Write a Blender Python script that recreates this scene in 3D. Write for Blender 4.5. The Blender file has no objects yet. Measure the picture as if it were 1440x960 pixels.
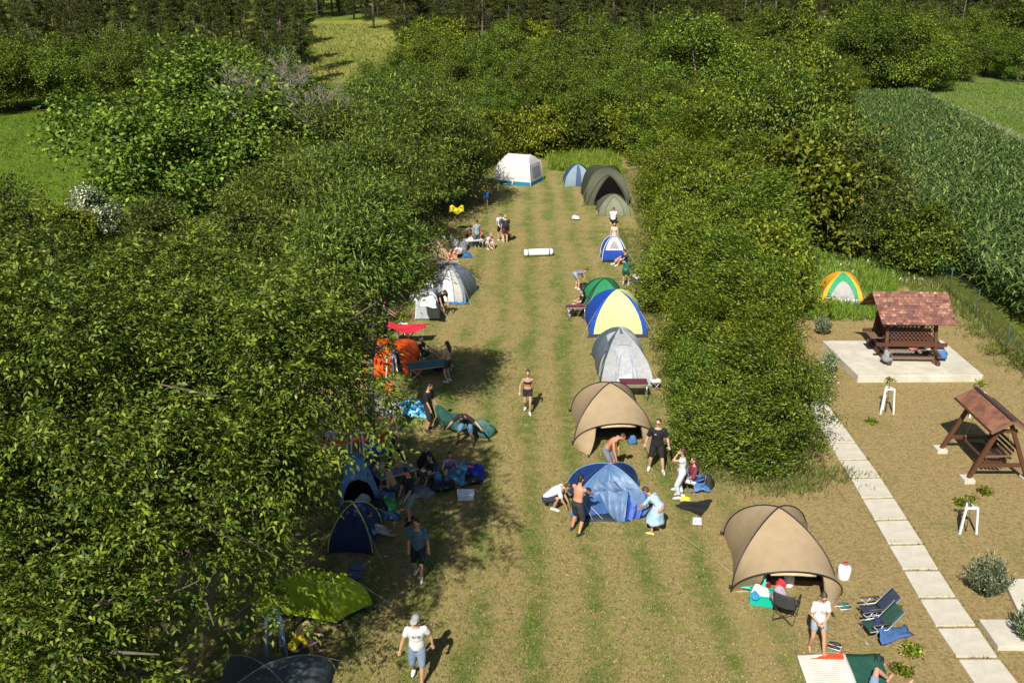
import bpy, math, random
import numpy as np
from mathutils import Vector, Matrix
R = math.radians
scene = bpy.context.scene
COL = scene.collection
H, P, F = 14.8, R(20.5), 1350.0
CP, SP = math.cos(P), math.sin(P)
rnd = random.Random(7)

# ------------------------------------------------------------------ camera maths
def terr(x, y):
    t = max(0.0, y - 118.0)
    return 0.045 * t * t / (t + 25.0)

def G(px, py, z=0.0):
    """ground point (x, y, z) seen at pixel (px, py) of the 1440x960 photograph"""
    a = (px - 720) / F; b = (py - 480) / F
    dx, dy, dz = a, CP - b * SP, -SP - b * CP
    t = (H - z) / -dz
    return Vector((dx * t, dy * t, z))

def XA(px, y, z=0.0):
    return (px - 720) / F * (y * CP + (H - z) * SP)

# ------------------------------------------------------------------ objects
def tag(o, label=None, cat=None, group=None, kind=None):
    if label: o['label'] = label
    if cat: o['category'] = cat
    if group: o['group'] = group
    if kind: o['kind'] = kind
    return o

def empty(name, loc=(0, 0, 0), rz=0.0, label=None, cat=None, group=None):
    o = bpy.data.objects.new(name, None)
    o.empty_display_size = 0.2
    o.location = loc; o.rotation_euler = (0, 0, rz)
    COL.objects.link(o)
    return tag(o, label, cat, group)

def copy_tree(o, parent=None):
    c = o.copy(); COL.objects.link(c); c.parent = parent
    for ch in list(o.children): copy_tree(ch, c)
    return c

def mesh_np(name, V, Fq, mats, parent=None, smooth=False, midx=None):
    """V (n,3), Fq (m,4) -> object"""
    me = bpy.data.meshes.new(name)
    V = np.asarray(V, dtype=np.float32); Fq = np.asarray(Fq, dtype=np.int32)
    me.vertices.add(len(V)); me.vertices.foreach_set('co', V.ravel())
    k = Fq.shape[1]
    me.loops.add(Fq.size); me.loops.foreach_set('vertex_index', Fq.ravel())
    me.polygons.add(len(Fq))
    me.polygons.foreach_set('loop_start', np.arange(0, Fq.size, k, dtype=np.int32))
    me.polygons.foreach_set('loop_total', np.full(len(Fq), k, dtype=np.int32))
    if midx is not None: me.polygons.foreach_set('material_index', np.asarray(midx, dtype=np.int32))
    if smooth: me.polygons.foreach_set('use_smooth', np.ones(len(Fq), dtype=bool))
    me.update(calc_edges=True)
    for m in (mats if isinstance(mats, (list, tuple)) else [mats]): me.materials.append(m)
    o = bpy.data.objects.new(name, me); COL.objects.link(o); o.parent = parent
    return o

class MB:
    def __init__(s): s.v = []; s.f = []
    def add(s, vs, fs):
        b = len(s.v); s.v += [tuple(v) for v in vs]; s.f += [tuple(i + b for i in f) for f in fs]; return s
    def box(s, c, size, rot=None):
        hx, hy, hz = [a / 2 for a in size]; c = Vector(c)
        vs = [Vector((x, y, z)) for x in (-hx, hx) for y in (-hy, hy) for z in (-hz, hz)]
        if rot is not None: vs = [rot @ v for v in vs]
        return s.add([v + c for v in vs], [(0,1,3,2),(4,6,7,5),(0,4,5,1),(2,3,7,6),(0,2,6,4),(1,5,7,3)])
    def bar(s, a, b, w, h=None, up=(0, 0, 1)):
        a, b = Vector(a), Vector(b); h = h or w
        d = (b - a); L = d.length; d.normalize(); up = Vector(up)
        if abs(d.dot(up)) > .98: up = Vector((0, 1, 0))
        r = d.cross(up).normalized(); u = r.cross(d)
        return s.box((a + b) / 2, (w, L, h), Matrix((r, d, u)).transposed())
    def tube(s, pts, rad, n=8, caps=True, flat=1.0):
        pts = [Vector(p) for p in pts]
        if not isinstance(rad, (list, tuple)): rad = [rad] * len(pts)
        vs, fs = [], []; prev = None
        for i, p in enumerate(pts):
            d = (pts[min(i + 1, len(pts) - 1)] - pts[max(i - 1, 0)])
            d = d.normalized() if d.length > 1e-9 else Vector((0, 0, 1))
            if prev is None:
                r = d.cross(Vector((0, 0, 1)) if abs(d.z) < .9 else Vector((0, 1, 0))).normalized()
            else:
                r = (prev - d * prev.dot(d)); r = r.normalized() if r.length > 1e-6 else d.orthogonal().normalized()
            prev = r; u = d.cross(r)
            for k in range(n):
                a = 2 * math.pi * k / n
                vs.append(p + (r * math.cos(a) + u * (math.sin(a) * flat)) * rad[i])
        m = len(pts)
        for i in range(m - 1):
            for k in range(n):
                k2 = (k + 1) % n
                fs.append((i*n+k, i*n+k2, (i+1)*n+k2, (i+1)*n+k))
        if caps: fs.append(tuple(range(n - 1, -1, -1))); fs.append(tuple((m-1)*n + k for k in range(n)))
        return s.add(vs, fs)
    def grid(s, rows, closed=False):
        n = len(rows[0]); vs = [p for r in rows for p in r]; fs = []
        for i in range(len(rows) - 1):
            for j in range(n if closed else n - 1):
                j2 = (j + 1) % n
                fs.append((i*n+j, i*n+j2, (i+1)*n+j2, (i+1)*n+j))
        return s.add(vs, fs)
    def ball(s, c, rad, rot=None, n=12, m=8):
        c = Vector(c); rad = Vector(rad) if not isinstance(rad, (int, float)) else Vector((rad,)*3)
        rows = []
        for i in range(m + 1):
            th = math.pi * i / m; row = []
            st = max(math.sin(th), 1e-3)
            for j in range(n):
                ph = 2 * math.pi * j / n
                v = Vector((rad.x*st*math.cos(ph), rad.y*st*math.sin(ph), -rad.z*math.cos(th)))
                row.append(c + (rot @ v if rot is not None else v))
            rows.append(row)
        b = len(s.v); s.grid(rows, True)
        s.f.append(tuple(b + k for k in range(n - 1, -1, -1))); s.f.append(tuple(b + m*n + k for k in range(n)))
        return s
    def build(s, name, mat, parent=None, smooth=True, bevel=0.0, solid=0.0, sub=0):
        me = bpy.data.meshes.new(name); me.from_pydata(s.v, [], s.f)
        if smooth: me.polygons.foreach_set('use_smooth', np.ones(len(s.f), dtype=bool))
        me.materials.append(mat)
        me.update()
        o = bpy.data.objects.new(name, me); COL.objects.link(o); o.parent = parent
        if solid:
            m = o.modifiers.new('solid', 'SOLIDIFY'); m.thickness = solid; m.offset = 0
        if bevel:
            m = o.modifiers.new('bevel', 'BEVEL'); m.width = bevel; m.segments = 2; m.limit_method = 'ANGLE'
        if sub:
            m = o.modifiers.new('sub', 'SUBSURF'); m.levels = sub; m.render_levels = sub
        return o

# ------------------------------------------------------------------ materials
class NT:
    def __init__(s, name):
        s.m = bpy.data.materials.new(name); s.m.use_nodes = True
        s.t = s.m.node_tree; s.t.nodes.clear()
        s.out = s.t.nodes.new('ShaderNodeOutputMaterial')
        s.tc = s.t.nodes.new('ShaderNodeTexCoord').outputs['Object']
    def n(s, ty, **kw):
        nd = s.t.nodes.new(ty)
        for k, v in kw.items(): setattr(nd, k, v)
        return nd
    def L(s, a, b): s.t.links.new(a, b)
    def put(s, sock, v):
        if isinstance(v, bpy.types.NodeSocket): s.L(v, sock)
        else: sock.default_value = v
    def noise(s, scale, detail=4, rough=.6, vec=None, dist=0.0):
        nd = s.n('ShaderNodeTexNoise'); nd.inputs['Scale'].default_value = scale
        nd.inputs['Detail'].default_value = detail; nd.inputs['Roughness'].default_value = rough
        nd.inputs['Distortion'].default_value = dist
        s.L(vec if vec is not None else s.tc, nd.inputs['Vector']); return nd.outputs['Fac']
    def math(s, op, a, b=None, c=None):
        nd = s.n('ShaderNodeMath', operation=op); s.put(nd.inputs[0], a)
        if b is not None: s.put(nd.inputs[1], b)
        if c is not None: s.put(nd.inputs[2], c)
        return nd.outputs[0]
    def smooth(s, v, a, b):
        nd = s.n('ShaderNodeMapRange', interpolation_type='SMOOTHSTEP'); s.put(nd.inputs[0], v)
        nd.inputs[1].default_value = a; nd.inputs[2].default_value = b; return nd.outputs[0]
    def mix(s, fac, a, b, mode='MIX'):
        nd = s.n('ShaderNodeMix', data_type='RGBA', blend_type=mode)
        s.put(nd.inputs[0], fac)
        for sock, v in ((nd.inputs[6], a), (nd.inputs[7], b)):
            s.put(sock, (*v, 1.0) if isinstance(v, tuple) and len(v) == 3 else v)
        return nd.outputs[2]
    def ramp(s, fac, stops):
        nd = s.n('ShaderNodeValToRGB'); e = nd.color_ramp.elements
        while len(e) < len(stops): e.new(.5)
        for el, (p, c) in zip(e, stops): el.position = p; el.color = (*c, 1)
        s.L(fac, nd.inputs[0]); return nd.outputs[0]
    def xyz(s):
        nd = s.n('ShaderNodeSeparateXYZ'); s.L(s.tc, nd.inputs[0]); return nd.outputs
    def bump(s, h, strength=.3, dist=.02):
        nd = s.n('ShaderNodeBump'); nd.inputs['Strength'].default_value = strength
        nd.inputs['Distance'].default_value = dist; s.L(h, nd.inputs['Height']); return nd.outputs[0]
    def finish(s, color, rough=.8, spec=.3, normal=None, trans=0.0, metal=0.0):
        b = s.n('ShaderNodeBsdfPrincipled')
        s.put(b.inputs['Base Color'], (*color, 1.0) if isinstance(color, tuple) and len(color) == 3 else color)
        s.put(b.inputs['Roughness'], rough); b.inputs['Specular IOR Level'].default_value = spec
        b.inputs['Metallic'].default_value = metal
        if normal is not None: s.L(normal, b.inputs['Normal'])
        res = b.outputs[0]
        if trans:
            tr = s.n('ShaderNodeBsdfTranslucent')
            s.put(tr.inputs[0], (*color, 1.0) if isinstance(color, tuple) and len(color) == 3 else color)
            mx = s.n('ShaderNodeMixShader'); mx.inputs[0].default_value = trans
            s.L(b.outputs[0], mx.inputs[1]); s.L(tr.outputs[0], mx.inputs[2]); res = mx.outputs[0]
        s.L(res, s.out.inputs[0]); return s.m

_mc = {}
def fabric(c, rough=.75, trans=.12, var=.12, scale=6, bump=.35, spec=.3):
    key = ('fab', c, rough, trans, var, scale)
    if key in _mc: return _mc[key]
    t = NT('woven_fabric')
    n = t.noise(scale, 5, .6, dist=.6); n2 = t.noise(scale * 9, 3)
    col = t.mix(t.smooth(n, .3, .7), tuple(a * (1 - var) for a in c), tuple(min(1, a * (1 + var)) for a in c))
    h = t.math('ADD', n, t.math('MULTIPLY', n2, .25))
    _mc[key] = t.finish(col, rough, spec, t.bump(h, bump, .05), trans)
    return _mc[key]

def plain(c, rough=.6, spec=.4, var=.1, scale=8, metal=0.0, bump=.1):
    key = ('pl', c, rough, metal, var, scale)
    if key in _mc: return _mc[key]
    t = NT('painted_surface'); n = t.noise(scale, 5)
    col = t.mix(n, tuple(a * (1 - var) for a in c), tuple(min(1, a * (1 + var)) for a in c))
    _mc[key] = t.finish(col, rough, spec, t.bump(n, bump, .02), 0, metal)
    return _mc[key]

def leafmat(name, dark, mid, light, trans=.25, rough=.45, hue=.0):
    t = NT(name)
    g = t.n('ShaderNodeNewGeometry'); oi = t.n('ShaderNodeObjectInfo')
    col = t.ramp(g.outputs['Random Per Island'], [(0.0, tuple(a * .7 for a in dark)), (.22, dark), (.55, mid), (.85, light), (1.0, tuple(min(1, a * 1.5) for a in light))])  # end stops widen the leaf tones to imitate sun highlights and deep shade
    hs = t.n('ShaderNodeHueSaturation')
    t.L(t.math('MULTIPLY_ADD', oi.outputs['Random'], .024, .486), hs.inputs['Hue'])
    r2 = t.math('FRACT', t.math('MULTIPLY', oi.outputs['Random'], 7.31))
    t.L(t.math('MULTIPLY_ADD', r2, .45, .76), hs.inputs['Value'])
    t.L(col, hs.inputs['Color'])
    return t.finish(hs.outputs[0], rough, .18, None, trans)

M = {}
M['leaf_walnut'] = leafmat('walnut_leaf', (.026,.054,.005), (.074,.122,.011), (.150,.192,.024), .24, .48)
M['leaf_broad'] = leafmat('broad_leaf', (.032,.068,.007), (.092,.146,.013), (.175,.222,.028), .26, .52)
M['leaf_hedge_deep'] = leafmat('deep_hedge_leaf', (.034,.072,.006), (.086,.142,.011), (.17,.225,.026), .26, .5)
M['leaf_light'] = leafmat('light_broad_leaf', (.042,.08,.007), (.115,.168,.014), (.20,.245,.03), .28, .5)
M['leaf_deep'] = leafmat('deep_green_leaf', (.032,.064,.007), (.084,.138,.013), (.165,.21,.028), .24, .5)
M['leaf_hedge'] = leafmat('hedge_leaf', (.052,.094,.006), (.124,.180,.012), (.225,.272,.030), .28, .5)
M['leaf_bright'] = leafmat('bright_leaf', (.06,.102,.006), (.135,.178,.011), (.23,.25,.026), .28, .5)
M['leaf_acacia'] = leafmat('acacia_leaf', (.038,.074,.010), (.096,.146,.020), (.185,.22,.038), .25, .55)
M['leaf_dark'] = leafmat('dark_leaf', (.026,.048,.005), (.066,.100,.008), (.13,.165,.016), .2, .5)
M['needle'] = leafmat('pine_needle', (.024,.040,.007), (.055,.076,.012), (.11,.122,.022), .12, .6)
M['juniper'] = leafmat('juniper_needle', (.08,.115,.055), (.155,.20,.105), (.27,.31,.18), .1, .65)
M['elder'] = leafmat('elder_flower', (.06,.10,.03), (.14,.19,.08), (.5,.52,.38), .2, .5)
M['white_bloom'] = leafmat('white_bloom', (.08,.12,.03), (.4,.42,.3), (.7,.7,.6), .2, .5)
M['corn'] = leafmat('corn_leaf', (.032,.068,.012), (.078,.126,.024), (.16,.20,.062), .24, .55)
M['grass'] = leafmat('grass_blade', (.07,.10,.015), (.13,.16,.028), (.24,.23,.075), .25, .6)
M['grass_dry'] = leafmat('dry_grass_blade', (.16,.14,.05), (.26,.22,.09), (.38,.32,.16), .2, .7)
M['grass_lush'] = leafmat('lush_grass_blade', (.06,.115,.010), (.11,.175,.014), (.17,.235,.03), .3, .55)
M['straw'] = leafmat('pale_weed', (.10,.13,.05), (.24,.26,.13), (.42,.42,.26), .2, .7)
def barkmat(name, a, b, sc=6):
    t = NT(name); n = t.noise(sc, 6, .65); return t.finish(t.mix(n, a, b), .9, .2, t.bump(n, .6, .05))
M['bark'] = barkmat('grey_bark', (.05,.04,.03), (.16,.13,.10))
M['bark_pine'] = barkmat('pine_bark', (.06,.05,.04), (.19,.16,.13), 2)
M['bark_dead'] = barkmat('dead_wood', (.16,.135,.10), (.29,.26,.21))

# ------------------------------------------------------------------ ground materials
def lawn_mat():
    t = NT('mown_lawn')
    x, y, z = t.xyz()
    big = t.noise(.20, 4, .6); mid = t.noise(1.1, 5, .7); m2 = t.noise(3.2, 5, .75); fine = t.noise(9, 5, .8); vf = t.noise(30, 4, .85)
    warp = t.math('MULTIPLY_ADD', t.noise(.05, 3), 3.0, t.math('MULTIPLY', y, -.012))
    s = t.math('SINE', t.math('MULTIPLY', t.math('ADD', x, warp), 2 * math.pi / 1.5))
    s = t.math('MULTIPLY', s, t.math('MULTIPLY_ADD', t.noise(.4, 3), 3.4, -.5))
    s = t.math('MULTIPLY', s, t.math('MAXIMUM', t.math('MULTIPLY_ADD', y, -.012, 1.05), .45))
    s = t.math('ADD', s, t.math('MULTIPLY_ADD', mid, 4.4, -2.2))
    s = t.math('ADD', s, t.math('MULTIPLY_ADD', big, 3.0, -1.7))
    s = t.math('ADD', s, t.math('MULTIPLY_ADD', m2, 5.0, -2.5))
    s = t.math('ADD', s, t.math('MULTIPLY_ADD', fine, 4.4, -2.2))
    s = t.math('ADD', s, t.math('MULTIPLY_ADD', y, .006, -.15))
    green = t.smooth(t.math('ADD', s, .55), -.4, 2.0)
    edge = t.math('ADD', t.math('MULTIPLY', y, .055), t.math('MULTIPLY_ADD', mid, 3.0, 3.7))
    garden = t.smooth(t.math('SUBTRACT', x, edge), -1.2, 1.6)
    patch = t.smooth(t.math('ADD', big, t.math('MULTIPLY', mid, .6)), .84, 1.04)
    green_g = t.math('MULTIPLY', patch, fine)
    g = t.n('ShaderNodeMix', data_type='FLOAT'); t.put(g.inputs[0], garden); t.put(g.inputs[2], green); t.put(g.inputs[3], green_g)
    fg = t.math('MULTIPLY', g.outputs[0], .92)
    dry = t.mix(t.smooth(fine, .32, .68), (.185,.13,.056), (.41,.31,.14))
    dry = t.mix(t.smooth(m2, .42, .62), dry, (.30,.25,.085))
    dryg = t.mix(t.smooth(fine, .32, .68), (.17,.118,.052), (.42,.315,.14))
    dryg = t.mix(t.smooth(m2, .45, .66), dryg, (.345,.26,.11))
    dry = t.mix(garden, dry, dryg)
    grn = t.mix(t.smooth(fine, .33, .68), (.045,.09,.012), (.145,.20,.034))
    col = t.mix(fg, dry, grn)
    col = t.mix(t.math('MULTIPLY', t.smooth(t.noise(1.4, 6, .78), .56, .70), .7), col, (.40,.31,.135))
    col = t.mix(t.math('MULTIPLY', t.smooth(t.noise(3.9, 5, .8), .57, .70), .65), col, (.10,.07,.028))
    col = t.mix(t.math('MULTIPLY', t.smooth(vf, .52, .68), .55), col, (.45,.37,.15))
    col = t.mix(t.math('MULTIPLY', t.smooth(vf, .48, .34), .6), col, (.045,.045,.01))
    hgt = t.math('ADD', fine, t.math('MULTIPLY', vf, .8))
    return t.finish(col, .95, .1, t.bump(hgt, .8, .06))
def field_mat(name, a, b, c, row=0.0, ang=0.0):
    t = NT(name); x, y, z = t.xyz()
    big = t.noise(.06, 4); mid = t.noise(.6, 5, .7); fine = t.noise(6, 4, .75)
    col = t.mix(t.smooth(mid, .35, .65), a, b); col = t.mix(t.smooth(big, .42, .62), col, c)
    hgt = fine
    if row:
        q = t.math('ADD', t.math('MULTIPLY', x, math.cos(ang)), t.math('MULTIPLY', y, math.sin(ang)))
        w = t.math('SINE', t.math('MULTIPLY', t.math('ADD', q, t.math('MULTIPLY', mid, .3)), 2*math.pi/row))
        col = t.mix(t.math('MULTIPLY', t.smooth(w, .1, 1.0), .3), col, tuple(q_*.55 for q_ in a))
    col = t.mix(t.smooth(fine, .45, .75), col, tuple(min(1, q_ * 1.35) for q_ in b))
    col = t.mix(t.math('MULTIPLY', t.smooth(fine, .5, .25), .6), col, tuple(q_ * .45 for q_ in a))
    return t.finish(col, .95, .1, t.bump(hgt, 1.0, .25))
M['lawn'] = lawn_mat()
M['field'] = field_mat('green_crop', (.085,.15,.010), (.125,.20,.015), (.15,.215,.02), .45, R(50))
M['field_blue'] = field_mat('young_crop', (.105,.16,.03), (.14,.195,.045), (.16,.19,.06))
M['meadow'] = field_mat('rough_meadow', (.15,.17,.025), (.23,.24,.045), (.27,.26,.06))
M['weeds'] = field_mat('weedy_ground', (.075,.12,.012), (.12,.165,.02), (.17,.19,.035))
M['soil'] = field_mat('field_soil', (.09,.065,.04), (.15,.11,.07), (.12,.10,.05))

# ------------------------------------------------------------------ ground sheets
def sheet(name, c, mat, lift, n=24, label=None):
    """bilinear sheet through four ground corners (x, y), following the terrain"""
    rows = []
    for i in range(n + 1):
        u = i / n; row = []
        for j in range(n + 1):
            v = j / n
            x = (c[0][0]*(1-u)+c[1][0]*u)*(1-v) + (c[3][0]*(1-u)+c[2][0]*u)*v
            y = (c[0][1]*(1-u)+c[1][1]*u)*(1-v) + (c[3][1]*(1-u)+c[2][1]*u)*v
            row.append((x, y, terr(x, y) + lift))
        rows.append(row)
    o = MB().grid(rows).build(name, mat); tag(o, kind='structure'); return o
g_rows = []
ys = [-60, 0, 40, 80] + [100 + 5*i for i in range(40)] + [320, 400, 600, 1000, 1800, 3000]
for y in ys: g_rows.append([(x, y, terr(x, y)) for x in (-2500, -800, -300, -150, -80, -40, 0, 40, 80, 150, 300, 800, 2500)])
tag(MB().grid(g_rows).build('ground', M['weeds']), kind='structure')
# sheets use the same terrain (linear in x); rows finer than the ground are lifted a little more where it curves
sheet('lawn', [(-10, 6), (27, 6), (13.5, 92), (-4.8, 90)], M['lawn'], .004)
sheet('crop_field', [(-70, 62), (-23, 66), (-30, 117), (-75, 117)], M['field'], .006)
sheet('far_meadow', [(-46, 150), (-18, 146), (-26, 262), (-72, 262)], M['meadow'], .05, 40)
sheet('right_field', [(47.5, 80), (110, 80), (130, 180), (57, 146)], M['field_blue'], .03, 40)
sheet('far_right_meadow', [(52, 158), (80, 170), (110, 260), (58, 260)], M['meadow'], .05, 40)
sheet('corn_soil', [(21.9, 30), (40, 30), (52.5, 127), (43.5, 126)], M['soil'], .008, 20)

# ------------------------------------------------------------------ camera, light
cam = bpy.data.cameras.new('camera'); co = bpy.data.objects.new('camera', cam); COL.objects.link(co)
co.location = (0, 0, H); co.rotation_euler = (R(90) - P, 0, 0)
cam.sensor_width = 36; cam.lens = 36 * F / 1440; cam.clip_end = 6000; cam.clip_start = .1
scene.camera = co
SD = Vector((.30, .95, 0)).normalized(); EL = R(43.5)
ld = Vector((SD.x * math.cos(EL), SD.y * math.cos(EL), -math.sin(EL)))
sun = bpy.data.lights.new('sun', 'SUN'); sun.energy = 5.0; sun.angle = R(.53); sun.color = (1, .95, .86)
so = bpy.data.objects.new('sun', sun); COL.objects.link(so)
so.rotation_euler = ld.to_track_quat('-Z', 'Y').to_euler(); so.location = (-20, -40, 60)
w = bpy.data.worlds.new('World'); scene.world = w; w.use_nodes = True
nt = w.node_tree; bg = nt.nodes['Background']; sky = nt.nodes.new('ShaderNodeTexSky'); sky.sky_type = 'NISHITA'
sky.sun_disc = False; sky.sun_elevation = EL
sky.sun_rotation = math.atan2(-SD.x, -SD.y)
nt.links.new(sky.outputs[0], bg.inputs[0]); bg.inputs[1].default_value = .056
vs_ = scene.view_settings; vs_.view_transform = 'Standard'; vs_.look = 'None'; vs_.exposure = 0.66; vs_.gamma = 1
scene.cycles.max_bounces = 6; scene.cycles.diffuse_bounces = 2; scene.cycles.transmission_bounces = 3; scene.cycles.glossy_bounces = 2
scene.cycles.use_denoising = True
# ================================================================== vegetation
def unit(a): return a / np.maximum(np.linalg.norm(a, axis=1, keepdims=True), 1e-9)

def leaf_mesh(pos, axis, nrm, L, W, fold=.25):
    """one folded diamond per leaf"""
    axis = unit(axis); nrm = unit(nrm - axis * np.sum(nrm * axis, 1, keepdims=True)); side = np.cross(axis, nrm)
    L = L[:, None]; W = W[:, None]
    a = pos; c = pos + axis * L - nrm * L * .12
    b = pos + axis * L * .45 + side * W * .5 + nrm * W * fold
    d = pos + axis * L * .45 - side * W * .5 + nrm * W * fold
    V = np.stack([a, b, c, d], 1).reshape(-1, 3)
    Fq = np.arange(len(pos) * 4).reshape(-1, 4)
    return V, Fq

def bumps(r, dirs, n=7, amp=.24):
    out = np.ones(len(dirs))
    for _ in range(n):
        k = r.normal(size=3) * 2.6
        out += amp * np.sin(dirs @ k + r.uniform(0, 6.28)) / 1.8
    for _ in range(9):
        k = unit(r.normal(size=(1, 3)))[0] * r.uniform(6, 11)
        out += .075 * np.sin(dirs @ k + r.uniform(0, 6.28))
    return out

def crown_pts(r, lobes, n, inner=.2, spread=.1, low=-.55):
    C = np.array([l[0] for l in lobes], float); S = np.array([l[1] for l in lobes], float)
    wgt = (S[:, 0]*S[:, 1] + S[:, 0]*S[:, 2]); wgt /= wgt.sum()
    idx = r.choice(len(lobes), n, p=wgt)
    d = unit(r.normal(size=(n, 3))); d[:, 2] = np.where(d[:, 2] < low, -d[:, 2], d[:, 2])
    rad = np.zeros(n)
    for i in range(len(lobes)):
        m = idx == i; rad[m] = bumps(r, d[m])
    shell = 1 - np.abs(r.normal(size=n)) * spread
    deep = r.random(n) < inner
    shell[deep] = r.uniform(.35, .9, deep.sum())
    return C[idx] + d * S[idx] * (rad * shell)[:, None], d

def foliage(seed, lobes, nclump, per, sig, L, W, droop=.3, up=.6, inner=.2, flat=.7, out=.6, low=-.55, spread=.1, wind=(0,0,0), zmin=.25, rand=.65):
    r = np.random.default_rng(seed)
    c, d = crown_pts(r, lobes, nclump, inner, spread, low)
    pos = np.repeat(c, per, 0); o = np.repeat(d, per, 0); n = len(pos)
    off = r.normal(size=(n, 3)) * sig; off[:, 2] *= flat
    pos = pos + off
    ax = o * out + r.normal(size=(n, 3)) * rand + np.array([wind[0], wind[1], wind[2] - droop])
    nr = o * .55 + r.normal(size=(n, 3)) * .45 + np.array([0, 0, up])
    l = L * r.uniform(.6, 1.25, n); w_ = W * r.uniform(.7, 1.2, n)
    k = pos[:, 2] > zmin
    return leaf_mesh(pos[k], ax[k], nr[k], l[k], w_[k])

def compound(seed, lobes, ntwig, L, W, inner=.22, leaves=4, pairs=3, low=-.6, spread=.12, zmin=1.0):
    """walnut-like compound leaves: twigs carrying drooping pinnate leaves"""
    r = np.random.default_rng(seed)
    c, d = crown_pts(r, lobes, ntwig, inner, spread, low)
    P_, A_, N_, LL, WW = [], [], [], [], []
    for q in range(leaves):
        dirs = unit(d * .7 + r.normal(size=d.shape) * .6 + np.array([.3, .1, -.05]))
        base = c + r.normal(size=c.shape) * .16
        side = unit(np.cross(dirs, np.array([0, 0, 1.0]) + r.normal(size=d.shape) * .25)); upv = np.cross(side, dirs)
        rl = L * r.uniform(2.0, 3.2, len(c))[:, None]
        for k in range(pairs + 1):
            t = (k + .6) / (pairs + .6)
            p = base + dirs * rl * t + np.array([0, 0, -1.0]) * rl * t * t * .5
            for sgn in ((-1, 1) if k < pairs else (0,)):
                ax = dirs * (.75 if sgn else 1) + side * sgn * .8 + np.array([0, 0, -.35]) + r.normal(size=d.shape) * .15
                P_.append(p); A_.append(ax); N_.append(upv + r.normal(size=d.shape) * .35 + np.array([0, 0, .5]))
                LL.append(L * r.uniform(.75, 1.3, len(c)) * (1.2 if k == pairs else .75 + .25 * k / pairs)); WW.append(W * r.uniform(.8, 1.2, len(c)))
    pos = np.concatenate(P_); k = pos[:, 2] > zmin
    return leaf_mesh(pos[k], np.concatenate(A_)[k], np.concatenate(N_)[k], np.concatenate(LL)[k], np.concatenate(WW)[k])

def limbs(mb, seed, base, trunk_h, r0, targets, n=6):
    rr = random.Random(seed); b = Vector(base)
    fork = b + Vector((rr.uniform(-.2, .2), rr.uniform(-.2, .2), trunk_h))
    mb.tube([b, b.lerp(fork, .1) , b.lerp(fork, .5) + Vector((rr.uniform(-.1,.1), rr.uniform(-.1,.1), 0)), fork], [r0*1.35, r0, r0*.85, r0*.7], 10)
    for t in targets:
        t = Vector(t); m = fork.lerp(t, .5) + Vector((rr.uniform(-.3,.3), rr.uniform(-.3,.3), rr.uniform(0,.5)))
        mb.tube([fork - Vector((0, 0, .15)), fork.lerp(m, .5), m, t], [r0*.6, r0*.45, r0*.32, r0*.1], 7)
        for _ in range(n):
            s = m.lerp(t, rr.uniform(0, .9)); e = s + Vector((rr.uniform(-1,1), rr.uniform(-1,1), rr.uniform(-.3,1))).normalized() * (t - fork).length * rr.uniform(.3, .6)
            mb.tube([s, s.lerp(e, .5) + Vector((0,0,.08)), e], [r0*.2, r0*.12, r0*.03], 5)

def make_tree(kind_name, fol, leaf, bark, base_h, r0, targets, seed=1):
    root = empty(kind_name)
    mb = MB(); limbs(mb, seed, (0, 0, -.1), base_h, r0, targets); mb.build('trunk', bark, root)
    mesh_np('crown', fol[0], fol[1], leaf, root)
    return root

def ring_lobes(seed, n, r, z0, z1, lr, top=True):
    rr = random.Random(seed); out = []
    for i in range(n):
        a = 2*math.pi*(i + rr.uniform(-.3, .3))/n; q = r * rr.uniform(.75, 1.15); s = lr * rr.uniform(.8, 1.2)
        out.append(((q*math.cos(a), q*math.sin(a), rr.uniform(z0, z1)), (s, s, s*.85)))
    if top: out.append(((rr.uniform(-.3,.3)*r, rr.uniform(-.3,.3)*r, z1 + lr*.55), (lr*1.1, lr*1.1, lr*.95)))
    return out

PROTO = {}
def proto(key, name, fol, leaf, bark, th, r0, lobes, seed):
    PROTO[key] = make_tree(name, fol, leaf, bark, th, r0, [Vector(l[0]) for l in lobes], seed)
# broad trees: about 10 m tall, 5.5 m radius
for i in range(3):
    lb = ring_lobes(11 + i, 8, 3.1, 3.0, 5.8, 1.95) + ring_lobes(41 + i, 6, 3.0, 1.7, 2.8, 1.5, False)
    proto(f'broad{i}', 'broadleaf_tree', foliage(100 + i, lb, 620, 58, .38, .215, .125, droop=.25, inner=.12, spread=.13), M[('leaf_broad', 'leaf_light', 'leaf_deep')[i]], M['bark'], 2.6, .26, lb, i)
# acacias: feathery layers
for i in range(3):
    lb = ring_lobes(21 + i, 8, 2.6, 2.8, 5.4, 1.7) + ring_lobes(61 + i, 5, 2.4, 1.8, 2.6, 1.3, False)
    proto(f'acacia{i}', 'acacia_tree', foliage(200 + i, lb, 760, 42, .46, .27, .065, droop=.25, up=1.0, inner=.15, flat=.26, out=.8, wind=(.35, .1, 0), spread=.2), M['leaf_acacia'], M['bark'], 2.4, .2, lb, i)
for i in range(2):
    lb = ring_lobes(91 + i, 7, 1.5, 6.0, 7.2, 1.05) + ring_lobes(95 + i, 5, 1.0, 5.6, 6.2, .8, False)
    proto(f'highacacia{i}', 'acacia_tree', foliage(260 + i, lb, 520, 42, .46, .24, .055, droop=.2, up=1.0, inner=.12, flat=.24, out=.8, wind=(.4, .1, 0), spread=.24, zmin=4.6), M['leaf_acacia'], M['bark'], 3.4, .17, lb, i)
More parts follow.
